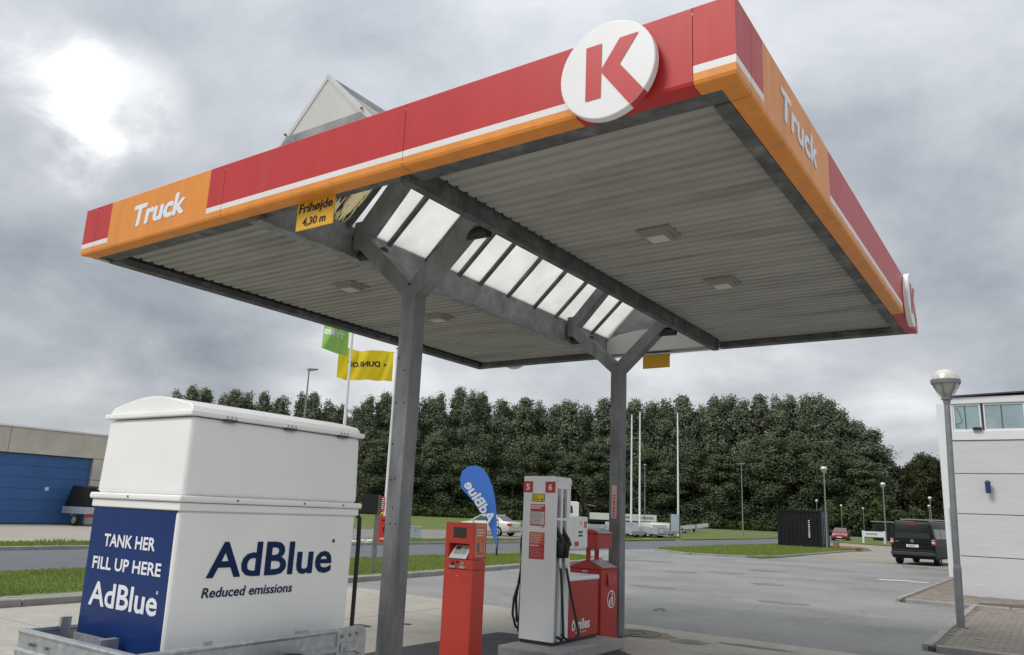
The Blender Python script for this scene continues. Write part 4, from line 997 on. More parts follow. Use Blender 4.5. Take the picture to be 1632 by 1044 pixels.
gl0 = globe_lamp('tall grey lamp post with a pale dome, on the near brick pavement', -1.441, 15.31, .955); gl0.rotation_euler = (R(.2), R(1.0), 0)
gl = globe_lamp('globe lamp post standing at the right corner of the black container', -13.0, 57.6, 1.28)
gl2 = {}
def more_lamps(label, x, y, k):
    c = copy_tree(gl); c.location = (x, y, 0); c['label'] = label; c.scale = (k, k, k)
more_lamps('globe lamp post rising just left of the parked black van, by the white sign', -12.6, 78.0, 1.0)
more_lamps('far globe lamp peeping over the top of the black container', -27.8, 118.0, .92)
more_lamps('far globe lamp just left of the red car', -25.8, 124.0, .84)
more_lamps('small far globe lamp right behind the red car', -25.6, 139.0, .84)
more_lamps('taller of the two globe lamps seen above the parked van roof', -11.2, 98.0, .92)
more_lamps('lower of the two globe lamps seen above the parked van roof', -13.2, 114.0, .84)
def mast(label, x, y, h, rz, double=False):
    t = thing('street_light', label, 'street light', (x, y, 0), rz, 'tall street lights')
    MB().lathe([(.085, 0), (.085, 1.2), (.07, 1.25), (.04, h), (0, h)], (0, 0, 0), 12).build('pole', 'lamp_pole', t)
    b = MB(); b.prism([(-.12, h-.02), (.06, h-.05), (.52, h+.03), (.50, h+.07), (.06, h+.09), (-.06, h+.06)], 'y', -.12, .12); b.build('lamp_head', 'lamp_pole', t, bevel=.02)
    if double: MB().prism([(.12, h-.02), (-.06, h-.05), (-.52, h+.03), (-.50, h+.07), (-.06, h+.09), (.06, h+.06)][::-1], 'y', .125, .36).build('lamp_head', 'lamp_pole', t, bevel=.02)
    return t
mast('tall street light with slim head, standing behind the white tank', -34.02, 29.46, 8.95, R(35))
mast('street light with a double head at the grass, left of the black container', -29.4, 90.3, 8.1, R(18), True)
mast('thin street light between the flagpoles, beyond the parked trailers', -39.6, 86.3, 7.7, R(100))
def pole(label, x, y, h, cap=True, board=False):
    t = thing('flagpole', label, 'flagpole', (x, y, 0), 0, 'white flagpoles')
    MB().lathe([(.095, 0), (.085, h*.5), (.06, h), (0, h)], (0, 0, 0), 12).build('mast', 'flagpole', t)
    MB().lathe([(.0, h), (.07, h), (.08, h+.05), (.0, h+.09)], (0, 0, 0), 10).build('finial', 'frame_dark', t)
    MB().tube([(.07, -.04, 1.2), (.06, -.045, h*.6), (.045, -.03, h-.1)], .006, 5).build('halyard', 'paper', t)
    return t
pole('white flagpole flying the green flag, left of the first canopy post', -29.3, 28.0, 10.9)
pole('white flagpole flying the yellow flag, half hidden by the first canopy post', -28.63, 30.73, 9.95)
pole('bare white flagpole, left of the pair beside the second canopy post', -32.4, 67.64, 11.1)
pole('bare white flagpole, right of the pair beside the second canopy post', -31.71, 67.97, 11.4)
pole('bare white flagpole standing behind the pale sign board', -30.42, 73.99, 12.0)
# flags (wind from the right: they stream left of their poles)
def flag(name, label, x, y, ztop, w, h, mt, text, tmat, tw, th, tz, seed, rz, droop):
    t = thing(name, label, 'flag', (x, y, ztop), rz)
    def wv(u, zz):
        k = u/w
        return Vector((-u*.97, .24*math.sin(u*3.6+zz*1.3+seed)*min(1, k*3) + .08*math.sin(u*7.5+zz*3), zz - droop*k**1.6*h + .09*math.sin(u*2.9+seed+zz)*k))
    b = MB(); nx, nz = 34, 18; vs = []
    for i in range(nx+1):
        for j in range(nz+1): vs.append(wv(w*i/nx, -h+h*j/nz))
    fs = [(i*(nz+1)+j, (i+1)*(nz+1)+j, (i+1)*(nz+1)+j+1, i*(nz+1)+j+1) for i in range(nx) for j in range(nz)]
    b.add(vs, fs); o = b.build('cloth', mt, t, smooth=True)
    # the print reads from the other side, so it is mirrored from here
    def wp(px, py, pz): v_ = wv(px, pz); return (v_.x, v_.y-.012, v_.z)
    lettering(text, ((w-tw)/2+.10, 0, tz), (1, 0, 0), (0, 0, 1), tw, th, tmat, o, bold=.03, warp=wp, fat=.02, name='flag_print')
    if text == 'DUNLOP':
        a = MB(); pts = [wp((w-tw)/2-.28+dx, 0, tz+th*.5+dz) for dx, dz in ((0, 0), (.22, .12), (.14, 0), (.22, -.12))]; a.add(pts, [(0, 1, 2, 3)])
        a.build('flag_logo', tmat, o, recalc=False)
    for z in (-.06, -h+.06): MB().tube([(0, 0, z), (.13, 0, z)], .012, 6).build('clip', 'paper', t)
flag('flag', 'yellow flag with black lettering streaming from a white flagpole', -28.63-.13, 30.73-.10, 9.80, 3.0, 1.62, 'flag_yellow', 'DUNLOP', 'text_black', 1.75, .30, -.90, .6, R(41), .04)
flag('flag', 'green flag with white lettering, its top cut off by the canopy edge', -29.3-.13, 28.0-.10, 10.66, 1.35, 1.55, 'flag_green', 'TYRES', 'text_white', 1.05, .28, -.72, 2.2, R(44), -.22)

# feather banner on the verge
bb = thing('feather_banner', 'blue teardrop banner with white AdBlue print, planted in the verge', 'banner', (-16.43, 23.46, .085), bearing(-16.43, 23.46))
k = .0229
outl = [(791, 872), (779, 843), (762, 815), (745, 798), (732, 785), (729, 770), (732, 759), (741, 751), (753, 749), (764, 753), (773, 764), (781, 782), (786, 803), (789, 825), (791, 850)]
def bpn(px, py): dx = (px-791)*k; dz = (885-py)*k; return (dx, .05*math.sin(dz*2.0)+.04*dx, dz)
b = MB(); n_ = len(outl); ctr = [bpn(x, y) for x, y in outl]
mids = [bpn(x+(775-x)*.55, y+(800-y)*.30) for x, y in outl]
mids = [(m_[0], m_[1]+.03, m_[2]) for m_ in mids]
b.add(ctr+mids+[bpn(768, 793)], [(i, (i+1) % n_, n_+(i+1) % n_, n_+i) for i in range(n_)] + [(n_+i, n_+(i+1) % n_, 2*n_) for i in range(n_)])
sail = b.build('sail', 'banner_blue', bb, smooth=True)
MB().tube([bpn(792, 886)]+[bpn(792, 872), bpn(793, 850), bpn(791, 825), bpn(788, 803), bpn(782.5, 781), bpn(774, 762), bpn(765, 752), bpn(753, 748)], [.022, .018, .014, .012, .011, .01, .009, .008, .007], 8).build('pole', 'text_black', bb)
MB().tube([(0, 0, -.02), (0, 0, .30)], .028, 8).build('spike', 'text_black', bb)
rr_ = Vector((-43, 0, 61)).normalized(); uu_ = Vector((rr_.z, 0, -rr_.x))
def wb_(x, y, z): return (x, bpn(791+x/k, 885-z/k)[1]-.05, z)
o0 = Vector((bpn(776, 838)[0], 0, bpn(776, 838)[2]))
lettering('AdBlue', o0, rr_, uu_, 1.62, .36, 'text_white', sail, bold=.02, warp=wb_, fat=.02, name='banner_print')
o0 = Vector((bpn(737.5, 766)[0], 0, bpn(737.5, 766)[2]))
# emergency stop post
ep_ = thing('emergency_post', 'grey wooden post with red emergency box and a dark panel, in the verge', 'post', (-13.49, 14.21, .085), bearing(-13.49, 14.21))
MB().box(-.055, .055, -.055, .055, 0, 1.78).build('post', 'wood_grey', ep_, bevel=.008)
MB().box(-.36, .0, -.085, -.058, 1.36, 1.80).build('dark_panel', 'shed_dark', ep_, bevel=.006)
rb = MB().box(.058, .335, -.10, .06, .69, 1.31).build('emergency_box', 'box_red', ep_, bevel=.018, seg=2)
MB().add([(.20+.05*dx, -.104, 1.0+.13*dz) for dx, dz in ((0, 1), (.5, .4), (1, .35), (.75, 0), (1, -.35), (.5, -.4), (0, -1), (-.5, -.4), (-1, -.35), (-.75, 0), (-1, .35), (-.5, .4))], [list(range(12))]).build('symbol', 'text_black', rb, recalc=False)
strokes((.12, -.103, 1.17), (1, 0, 0), (0, 0, 1), .13, .07, 1, 'text_black', rb, seed=40, fill=.5, word=(.2, .3))
strokes((.10, -.103, .76), (1, 0, 0), (0, 0, 1), .17, .05, 1, 'text_white', rb, seed=41, fill=.7, word=(.1, .2))
rs = MB().box(.075, .165, -.075, -.058, 1.42, 1.76).build('red_plate', 'box_red', ep_, bevel=.004)
strokes((.085, -.078, 1.46), (1, 0, 0), (0, 0, 1), .07, .28, 6, 'text_white', rs, seed=42, fill=.4, word=(.3, .6))
MB().lathe([(0, .0), (.045, .0), (.045, .03), (.03, .05), (0, .055)], (.12, -.07, 1.345), 14).build('push_button', 'flag_yellow', ep_)
MB().box(.10, .14, -.06, -.04, 1.30, 1.42).build('button_mount', 'plastic_dark', ep_)
# utility cabinet
uc = thing('utility_cabinet', 'pale blue-grey utility cabinet on the verge across the road', 'cabinet', (-26.9, 31.2, 0), bearing(-26.9, 31.2))
bd = MB().box(-.29, .29, -.16, .16, .08, .66).build('cabinet', 'cabinet_blue', uc, bevel=.012); MB().box(-.31, .31, -.18, .18, .662, .70).build('lid', 'cabinet_blue', uc, bevel=.01); MB().box(-.28, .28, -.15, .15, -.05, .079).build('base', 'conc_dark', uc)
MB().box(-.05, .05, -.166, -.16, .50, .53).build('handle', 'frame_dark', bd)
# white information signs
def info_sign(label, x, y, rz):
    t = thing('information_sign', label, 'sign', (x, y, .05), rz, 'white signs on the grass island')
    w = 1.0
    p = MB().box(-w, w, -.05, .05, .62, 1.18).build('board', 'white_trim', t)
    for s_ in (-1, 1): MB().box(s_*w-.09, s_*w+.09, -.055, .055, -.1, 1.24).build('leg', 'white_trim', t)
    strokes((-w*.7, -.053, .78), (1, 0, 0), (0, 0, 1), 1.4, .26, 1, 'text_grey', p, seed=int(-x*10), fill=.62, word=(.05, .1)); return t
info_sign('low white sign board on two legs, on the grass island left of the van', -15.45, 88.6, bearing(-15.4, 88.6)+R(6))
info_sign('white sign of which only the left edge shows beside the van', -11.6, 83.5, bearing(-12.5, 83.5)+R(6))
nb = thing('notice_board', 'pale notice board in a dark frame below the bare flagpole by the trailers', 'notice board', (-28.4, 68.3, 0), bearing(-28.4, 68.3))
for s_ in (-.42, .42): MB().box(s_-.05, s_+.05, -.05, .05, 0, 2.1).build('post', 'frame_dark', nb)
MB().box(-.36, .36, -.03, .03, .55, 2.05).build('board', 'cabinet_blue', nb)

# black shipping container
ct = thing('shipping_container', 'small black shipping container with white vertical lettering on the grass island', 'container', (-15.1, 59.9, .07))
CX0, CX1, CY0, CY1, CZ = -16.6, -13.6, 58.7, 61.12, 2.62
b = MB(); 
def corr(p0, p1, nrm, n, z0, z1, d=.036):
    p0, p1, nrm = Vector(p0), Vector(p1), Vector(nrm); r = []
    for i in range(n):
        for t, o in ((0, 0), (.28, 0), (.42, -d), (.78, -d), (.92, 0)): r.append(p0+(p1-p0)*((i+t)/n)+nrm*o)
    r.append(p1); return [[(q.x, q.y, z0) for q in r], [(q.x, q.y, z1) for q in r]]
b.loft(corr((CX0+.08, CY0+.03, 0), (CX1-.08, CY0+.03, 0), (0, -1, 0), 10, .22, CZ-.12), closed=False, caps=False); b.build('corrugated_side', 'black_paint', ct)
b = MB(); b.loft(corr((CX0+.03, CY1-.08, 0), (CX0+.03, CY0+.08, 0), (-1, 0, 0), 8, .22, CZ-.12), closed=False, caps=False); b.build('corrugated_side', 'black_paint', ct)
b = MB(); b.loft(corr((CX1-.08, CY1-.03, 0), (CX0+.08, CY1-.03, 0), (0, 1, 0), 10, .22, CZ-.12), closed=False, caps=False); b.build('corrugated_side', 'black_paint', ct)
b = MB()
for x in (CX0, CX1-.14):
    for y in (CY0, CY1-.14): b.box(x, x+.14, y, y+.14, .08, CZ)
for y in (CY0+.005, CY1-.105):
    b.box(CX0+.141, CX1-.141, y, y+.1, .09, .22).box(CX0+.141, CX1-.141, y, y+.1, CZ-.12, CZ-.005)
for x in (CX0+.005, CX1-.105):
    b.box(x, x+.1, CY0+.141, CY1-.141, .09, .22).box(x, x+.1, CY0+.141, CY1-.141, CZ-.12, CZ-.005)
b.build('frame', 'black_paint', ct)
MB().box(CX0+.1, CX1-.1, CY0+.1, CY1-.1, CZ-.06, CZ-.02).build('roof', 'black_paint', ct)
for k_ in range(2):
    y0 = CY0+.15+k_*1.07
    d = MB().box(CX1-.06, CX1-.03, y0, y0+1.05, .23, CZ-.13).build('door', 'black_paint', ct)
    for yy_ in (y0+.28, y0+.78):
        MB().tube([(CX1-.01, yy_, .20), (CX1-.01, yy_, CZ-.10)], .022, 8).build('lock_rod', 'galv', d)
        for z in (.35, 1.2, 2.2): MB().box(CX1-.03, CX1+.012, yy_-.05, yy_+.05, z, z+.10).build('rod_bracket', 'galv', d)
pl_ = MB(); r_ = random.Random(5); z = .72
for i in range(9):
    x = -14.42; hh = .085
    kind = r_.choice('ILEOT')
    if kind in 'LEO': pl_.box(x-.05, x+.05, CY0+.018, CY0+.028, z, z+.02)
    if kind in 'EOT': pl_.box(x-.05, x+.05, CY0+.018, CY0+.028, z+hh-.012, z+hh+.008)
    pl_.box(x-.05, x+.05, CY0+.012, CY0+.0179, z+.02, z+hh-.013); z += .142
stuff(pl_.build('vertical_print', 'text_white', ct))
# wooden pallet with orange timber beside the container
wp_ = thing('timber_pallet', 'low stack of orange-brown timber on a pallet beside the container', 'pallet', (-11.9, 58.3, .0), R(-12))
for i in range(3): MB().box(-.75, .75, -.5+i*.42, -.40+i*.42, .07, .15).build('bearer', 'wood_orange', wp_)
for i in range(7): MB().box(-.75+i*.22, -.60+i*.22, -.55, .5, .152, .175).build('board', 'wood_orange', wp_)
for i in range(3): MB().box(-.95+i*.03, 1.0, -.35+i*.24, -.2+i*.24, .178, .30-.02*i).build('plank', 'wood_orange', wp_)
MB().lathe([(.0, 0), (.16, 0), (.21, .33), (.19, .33), (.15, .05), (0, .05)], (-.55, -.42, .178), 14).build('bucket', 'wood_orange', wp_)

# ================================================================== VEHICLES (own frame: +x is forwards)
def wheel(t, x, y, r=.32, w=.2, n=22):
    s_ = 1 if y > 0 else -1
    o = MB().lathe([(r*.62, -w/2), (r*.93, -w/2), (r, -w*.32), (r, w*.32), (r*.93, w/2), (r*.62, w/2)], (0, 0, 0), n).build('wheel', 'tyre', t, smooth=True)
    o.location = (x, y, r); o.rotation_euler = (R(90), 0, 0)
    b = MB().lathe([(.0, w*.30), (r*.2, w*.34), (r*.25, w*.26), (r*.55, w*.36), (r*.64, w*.42), (r*.64, -w*.42), (0, -w*.3)], (0, 0, 0), n)
    c = b.build('rim', 'rim', o); c.rotation_euler = (R(180) if s_ > 0 else 0, 0, 0)
    return o
def sedan(name, label, loc, rz, paint, hatch=False):
    t = thing(name, label, 'car', loc, rz)
    def sec(x, w, zb, zm, zt, wt):
        return [(x, -w*.90, zb), (x, -w, zb+.10), (x, -w*1.0, zm), (x, -w*.97, zm+.1), (x, -wt, zt), (x, wt, zt), (x, w*.97, zm+.1), (x, w*1.0, zm), (x, w, zb+.10), (x, w*.90, zb)]
    st_ = [(-2.30, .74, .36, .62, .86, .62), (-2.22, .82, .27, .62, .95, .74), (-1.9, .87, .22, .62, .99, .80), (-1.2, .89, .20, .62, .98, .82), (0, .90, .18, .60, .95, .83), (1.0, .89, .18, .60, .93, .81), (1.7, .87, .20, .58, .86, .76), (2.15, .80, .24, .54, .74, .66), (2.30, .66, .32, .50, .64, .50)]
    MB().loft([sec(*q) for q in st_]).build('body', paint, t, bevel=.03, smooth=True)
    def cab(x, w, z): return [(x, -w, z), (x, w, z)]
    rb_, rt_, ft_, fb_ = (-1.78, .965), (-.95, 1.42), (.25, 1.43), (1.12, .94)
    if hatch: rb_, rt_ = (-2.1, .98), (-1.55, 1.42)
    wB, wT = .80, .60
    P = lambda q, w: [(q[0], -w, q[1]), (q[0], w, q[1])]
    g = MB(); a = P(rb_, wB-.02)+P(rt_, wT)+P(ft_, wT)+P(fb_, wB-.02)
    g.add(a, [(0, 1, 3, 2), (2, 3, 5, 4), (4, 5, 7, 6), (0, 2, 4, 6), (1, 7, 5, 3), (0, 6, 7, 1)]).build('cabin', paint, t, bevel=.03)
    def pane(nm, pts): MB().add(pts, [(0, 1, 2, 3)]).build(nm, 'glass_car', t, recalc=False)
    def lerp(q, r, k): return (q[0]+(r[0]-q[0])*k, q[1]+(r[1]-q[1])*k)
    for nm, q, r, sgn in (('rear_window', rb_, rt_, -1), ('windscreen', fb_, ft_, 1)):
        q2, r2 = lerp(q, r, .10), lerp(q, r, .90); o_ = .012*sgn
        pane(nm, [(q2[0]+o_, -.68, q2[1]+.012), (q2[0]+o_, .68, q2[1]+.012), (r2[0]+o_, .53, r2[1]+.012), (r2[0]+o_, -.53, r2[1]+.012)])
    for s_ in (-1, 1):
        def sp(x, k): return (x, s_*(wB-.02+(wT-wB+.02)*k+.012), .97+.46*k)
        xr = rb_[0]+.42; xf = fb_[0]-.30
        for x0, x1, x2, x3 in ((xr, -.30, -.30, rt_[0]+.12), (-.22, xf, ft_[0]-.02, -.22)): pane('side_window', [sp(x0, .08), sp(x1, .08), sp(x2, .86), sp(x3, .86)])
        for x in (-1.38, 1.38): 
            wheel(t, x, s_*.80, .325, .21)
        bx = lambda nm, m_, *a_: MB().box(*a_).build(nm, m_, t, bevel=.02)
        bx('tail_light', 'tail_red', -2.30, -2.05, min(s_*.52, s_*.82), max(s_*.52, s_*.82), .68, .86)
        bx('headlight', 'headlamp', 2.02, 2.24, min(s_*.45, s_*.74), max(s_*.45, s_*.74), .58, .70)
        MB().box(.72, .84, min(s_*.86, s_*1.03), max(s_*.86, s_*1.03), .93, 1.05).build('mirror', paint, t, bevel=.02)
    MB().box(-2.36, -2.26, -.70, .70, .36, .52).build('rear_bumper', paint, t, bevel=.03)
    MB().box(2.24, 2.35, -.62, .62, .30, .46).build('front_bumper', 'plastic_dark', t, bevel=.03)
    MB().box(-2.335, -2.30, -.26, .26, .60, .72).build('number_plate', 'plate_white', t)
    MB().box(2.34, 2.36, -.26, .26, .36, .47).build('number_plate', 'plate_white', t)
    return t
sedan('parked_car', 'silver-beige saloon car parked across the road, behind the payment terminal', (-33.35, 46.5, -.012), R(182), 'car_silver')
sedan('moving_car', 'dark red car on the road, seen from the front beyond the container', (-20.6, 98.0, -.006), R(-82), 'car_red', True)
# van
vn = thing('parked_van', 'black van seen from behind, parked beside the white building', 'van', (-5.35, 43.95, -.002), R(84))
def vsec(x, wb_, wt_, zb_, zt_, r=.12):
    return [(x, -wb_*.96, zb_), (x, -wb_, zb_+.10), (x, -wb_, .95), (x, -wb_*.975, 1.10), (x, -wt_-.01, zt_-r), (x, -wt_+.05, zt_-r*.35), (x, -wt_+.16, zt_), (x, wt_-.16, zt_), (x, wt_-.05, zt_-r*.35), (x, wt_+.01, zt_-r), (x, wb_*.975, 1.10), (x, wb_, .95), (x, wb_, zb_+.10), (x, wb_*.96, zb_)]
MB().loft([vsec(-2.44, .86, .76, .36, 1.86), vsec(-2.40, .93, .80, .32, 1.92), vsec(-2.2, .95, .82, .28, 1.95), vsec(.9, .95, .82, .28, 1.95), vsec(1.2, .95, .80, .28, 1.88)]).build('body', 'van_black', vn, bevel=.015, smooth=True)
MB().loft([vsec(1.2, .95, .80, .28, 1.88), vsec(1.75, .94, .80, .28, 1.30, .05), vsec(2.3, .88, .76, .30, 1.08, .05), vsec(2.45, .75, .65, .36, .98, .05)]).build('bonnet', 'van_black', vn)
MB().add([(-2.452, -.76, 1.20), (-2.452, .76, 1.20), (-2.425, .68, 1.75), (-2.425, -.68, 1.75)], [(0, 3, 2, 1)]).build('rear_window', 'glass_dark', vn, recalc=False)
MB().box(-2.47, -2.40, -.80, .80, .98, 1.0).build('tailgate_trim', 'black_paint', vn)
MB().box(-2.56, -2.38, -.93, .93, .42, .60).build('rear_bumper', 'plastic_dark', vn, bevel=.04, seg=3)
MB().box(-2.46, -2.40, -.90, .90, .60, .68).build('lower_trim', 'van_black', vn, bevel=.02)
for s_ in (-1, 1):
    tl = MB().box(-2.455, -2.30, min(s_*.80, s_*.955), max(s_*.80, s_*.955), .92, 1.16).build('tail_light', 'tail_red', vn, bevel=.02)
    MB().box(-2.463, -2.44, min(s_*.82, s_*.94), max(s_*.82, s_*.94), .99, 1.08).build('lens', 'tail_clear', tl, bevel=.006)
    def sd_(x, z): return (x, s_*(.932-(z-1.1)*.165+.012), z)
    for x0, x1, nm in ((-2.15, -1.05, 'side_window'), (-.95, .15, 'side_window'), (.25, 1.05, 'side_window')):
        MB().add([sd_(x0, 1.20), sd_(x1+.05, 1.20), sd_(x1, 1.74), sd_(x0+.03, 1.74)], [(0, 1, 2, 3) if s_ < 0 else (3, 2, 1, 0)]).build(nm, 'glass_car', vn, recalc=False)
    MB().box(-2.2, .8, min(s_*.70, s_*.735), max(s_*.70, s_*.735), 1.965, 1.995).build('roof_rail', 'galv', vn)
    MB().box(1.05, 1.2, min(s_*.95, s_*1.13), max(s_*.95, s_*1.13), 1.15, 1.38).build('mirror', 'plastic_dark', vn, bevel=.03)
    for x in (-1.55, 1.45):
        wheel(vn, x, s_*.82, .33, .24)
    MB().tube([(-2.1, s_*.955, .88), (2.0, s_*.955, .88)], .012, 6).build('side_trim', 'plastic_dark', vn)
pb = MB().box(-2.472, -2.455, -.26, .26, .80, .92).build('number_plate', 'plate_white', vn)
strokes((-2.4735, .20, .825), (0, -1, 0), (0, 0, 1), .40, .07, 1, 'text_grey', pb, seed=60, fill=.8, word=(.06, .1))
MB().box(-2.45, -2.425, -.22, .22, 1.80, 1.825).build('brake_light', 'tail_red', vn)
em = MB()
for i in range(20):
    a0, a1 = 2*math.pi*i/20, 2*math.pi*(i+1)/20
    q = lambda r, a: (-2.475, r*math.cos(a), 1.08+r*math.sin(a)); em.quad(q(.075, a0), q(.075, a1), q(.062, a1), q(.062, a0))
for pts in ([(-.03, .055), (0, .0)], [(.03, .055), (0, .0)], [(-.055, .02), (-.028, -.055)], [(-.028, -.055), (0, -.005)], [(0, -.005), (.028, -.055)], [(.028, -.055), (.055, .02)]):
    em.bar((-2.475, pts[0][0], 1.08+pts[0][1]), (-2.475, pts[1][0], 1.08+pts[1][1]), .012, .006, (1, 0, 0))
em.build('emblem', 'rim', vn, recalc=False)
strokes((-2.462, .74, 1.03), (0, -1, 0), (0, 0, 1), .22, .03, 1, 'rim', vn, seed=61, fill=.8, word=(.1, .16))

# flatbed truck with crane, far behind the pump
tk2 = thing('flatbed_truck', 'white-cabbed flatbed truck with black crane, behind the fuel pump', 'truck', (-45.75, 88.6, -.03), math.atan2(-.5, -.866)); tk2.scale = (1.1, 1.1, 1.1)
TRK = [(0, 0)]
cabn = MB().prism([(3.1, .62), (5.25, .62), (5.32, 1.4), (5.12, 2.75), (4.95, 2.95), (3.35, 2.95), (3.1, 2.85)], 'y', -1.22, 1.22).build('cab', 'truck_white', tk2, bevel=.08, seg=3)
for s_ in (-1, 1):
    MB().add([(3.75, s_*1.226, 1.70), (4.95, s_*1.226, 1.62), (4.85, s_*1.226, 2.45), (3.85, s_*1.226, 2.5)], [(0, 1, 2, 3)]).build('side_window', 'glass_dark', cabn, recalc=False)
    MB().box(5.0, 5.15, min(s_*1.22, s_*1.5), max(s_*1.22, s_*1.5), 1.6, 2.3).build('mirror', 'plastic_dark', cabn)
MB().add([(5.30, -1.1, 1.6), (5.30, 1.1, 1.6), (5.14, 1.0, 2.65), (5.14, -1.0, 2.65)], [(0, 1, 2, 3)]).build('windscreen', 'glass_dark', cabn, recalc=False)
MB().box(-5.4, 4.9, -.45, .45, .55, .85).build('chassis', 'black_paint', tk2)
MB().box(-5.5, 2.0, -1.24, 1.24, .98, 1.12).build('bed', 'black_paint', tk2)
for s_ in (-1, 1):
    for (x0, x1) in ((-5.4, -3.0), (-2.95, -.55), (-.5, 1.9)):
        bd = MB().box(x0, x1, min(s_*1.2, s_*1.245), max(s_*1.2, s_*1.245), 1.13, 1.85).build('drop_side', 'banner_white', tk2)
        if x0 < -.6:
            rr2 = (-1, 0, 0) if s_ > 0 else (1, 0, 0)
            strokes(((x1-.35) if s_ > 0 else x0+.35, s_*1.25, 1.32), rr2, (0, 0, 1), 1.75, .32, 1, 'text_grey', bd, seed=70, fill=.8, word=(.06, .11))
    MB().box(-2.4, .2, min(s_*1.15, s_*1.22), max(s_*1.15, s_*1.22), .45, .93).build('side_skirt', 'banner_white', tk2)
    for x in (4.2, -2.9, -4.1): wheel(tk2, x, s_*1.05, .50, .32)
    MB().box(3.5, 4.9, min(s_*.9, s_*1.2), max(s_*.9, s_*1.2), 1.0, 1.08).build('mudguard', 'plastic_dark', tk2)
cr_ = MB().box(2.25, 2.85, -.5, .5, .9, 1.7).build('crane_base', 'black_paint', tk2, bevel=.05)
MB().bar((2.55, 0, 1.6), (2.55, 0, 3.1), .35, .35).build('crane_column', 'black_paint', cr_)
MB().bar((2.55, 0, 3.0), (2.3, .9, 2.0), .25, .25).build('crane_arm', 'black_paint', cr_)
MB().bar((2.5, -.1, 3.0), (2.35, -1.15, 2.1), .22, .22).build('crane_arm', 'black_paint', cr_)
MB().bar((1.2, 0, 2.55), (2.4, 0, 2.75), .12, .10).build('crane_hose', 'crane_orange', cr_)

# galvanised trailers for hire
def trailer(label, x, y, rz, L_=2.6, Wd=1.3, hgt=.36, tilt=0., hood=False, cat='trailer'):
    t = thing('parked_trailer', label, cat, (x, y, -.02), rz, 'galvanised trailers parked on the grass')
    t.rotation_euler = (0, 0, rz)
    b = MB(); z0 = .50
    ca, sa = math.cos(tilt), math.sin(tilt)
    def T(p): dx, dz = p[0], p[2]-.36; return (dx*ca+dz*sa, p[1], .36-dx*sa+dz*ca)
    def bxt(nm, m_, x0, x1, y0, y1, za, zb_):
        b = MB().box(x0, x1, y0, y1, za, zb_); b.v = [T(p) for p in b.v]; return b.build(nm, m_, t)
    bxt('floor', 'wood_grey', -L_/2, L_/2, -Wd/2, Wd/2, z0, z0+.04)
    for s_ in (-1, 1): bxt('side', 'trailer_galv', -L_/2, L_/2, min(s_*Wd/2, s_*(Wd/2+.03)), max(s_*Wd/2, s_*(Wd/2+.03)), z0-.06, z0+hgt)
    bxt('tailgate', 'trailer_galv', -L_/2-.03, -L_/2, -Wd/2-.03, Wd/2+.03, z0-.06, z0+hgt); bxt('headboard', 'trailer_galv', L_/2, L_/2+.03, -Wd/2-.03, Wd/2+.03, z0-.06, z0+hgt)
    if hood: bxt('cover', 'banner_white', -L_/2-.02, L_/2+.02, -Wd/2-.02, Wd/2+.02, z0+hgt+.01, z0+hgt+.30)
    for s_ in (-1, 1):
        wheel(t, -.1, s_*(Wd/2+.16), .31, .17, 16)
        b = MB()
        for k_ in range(7):
            a0, a1 = math.pi*k_/7, math.pi*(k_+1)/7
            b.add([(-.1+.38*math.cos(a), s_*(Wd/2+d), .32+.38*math.sin(a)) for a, d in ((a0, .04), (a0, .28), (a1, .28), (a1, .04))], [(0, 1, 2, 3)])
        b.build('mudguard', 'plastic_dark', t)
        b = MB().bar(T((L_/2-.3, s_*.45, z0-.10)), T((L_/2+1.1, 0, z0-.08)), .07, .07); b.build('drawbar', 'trailer_galv', t)
        b = MB().box(-L_/2-.05, -L_/2-.03, min(s_*.40, s_*.6), max(s_*.40, s_*.6), z0-.16, z0-.06); b.v = [T(p) for p in b.v]; b.build('tail_light', 'tail_red', t)
    MB().tube([T((L_/2+.75, 0, z0+.1)), T((L_/2+.75, 0, .0))], .03, 8).build('jockey_wheel', 'trailer_galv', t)
    return t
trailer('galvanised flatbed trailer tipped up behind the notice board, right end of the row', -40.9, 104.0, R(196), 4.6, 1.9, .46, R(9))
trailer('front galvanised trailer, nearest the road and right of the second canopy post', -30.4, 63.2, R(150), 2.6, 1.3, .40, R(-4))
trailer('low galvanised trailer with a pale cover, in front of the two bare flagpoles', -30.2, 67.6, R(140), 2.5, 1.3, .36, R(-3), True)
trailer('galvanised trailer in the middle of the row, its drawbar towards the notice board', -33.0, 73.0, R(15), 2.9, 1.4, .38, R(5))
trailer('long galvanised trailer behind the pair of bare flagpoles', -37.5, 79.5, R(175), 3.6, 1.6, .40, R(-8))
trailer('white-covered trailer standing behind the pair of bare flagpoles', -36.0, 83.5, R(20), 2.8, 1.5, .42, 0, True)
trailer('galvanised trailer half hidden by the notice board, its floor tipped', -36.6, 90.0, R(190), 3.4, 1.6, .40, R(8))
trailer('galvanised trailer seen in the gap between fuel pump and second canopy post', -32.5, 58.6, R(165), 2.8, 1.4, .40, R(3))
trailer('second galvanised trailer in the gap, behind the red towel box', -35.6, 64.5, R(160), 2.8, 1.4, .40, R(-3))
for i, (x, y, rz, w) in enumerate(((-29.2, 60.2, 158, 'nearest the camera, beside the second canopy post'), (-31.6, 66.6, 12, 'just left of the notice board, drawbar to the right'), (-29.4, 65.8, 170, 'at the front of the row, below the right bare flagpole'), (-34.6, 76.0, 165, 'deep in the row, above the covered one'), (-33.2, 69.6, 185, 'between the two bare flagpoles and the road'))):
    trailer('low flat galvanised trailer '+w, x, y, R(rz), 2.6+.2*(i % 3), 1.35, .22+.05*(i % 2), R((-6, 7, -3, 9, -8)[i]))
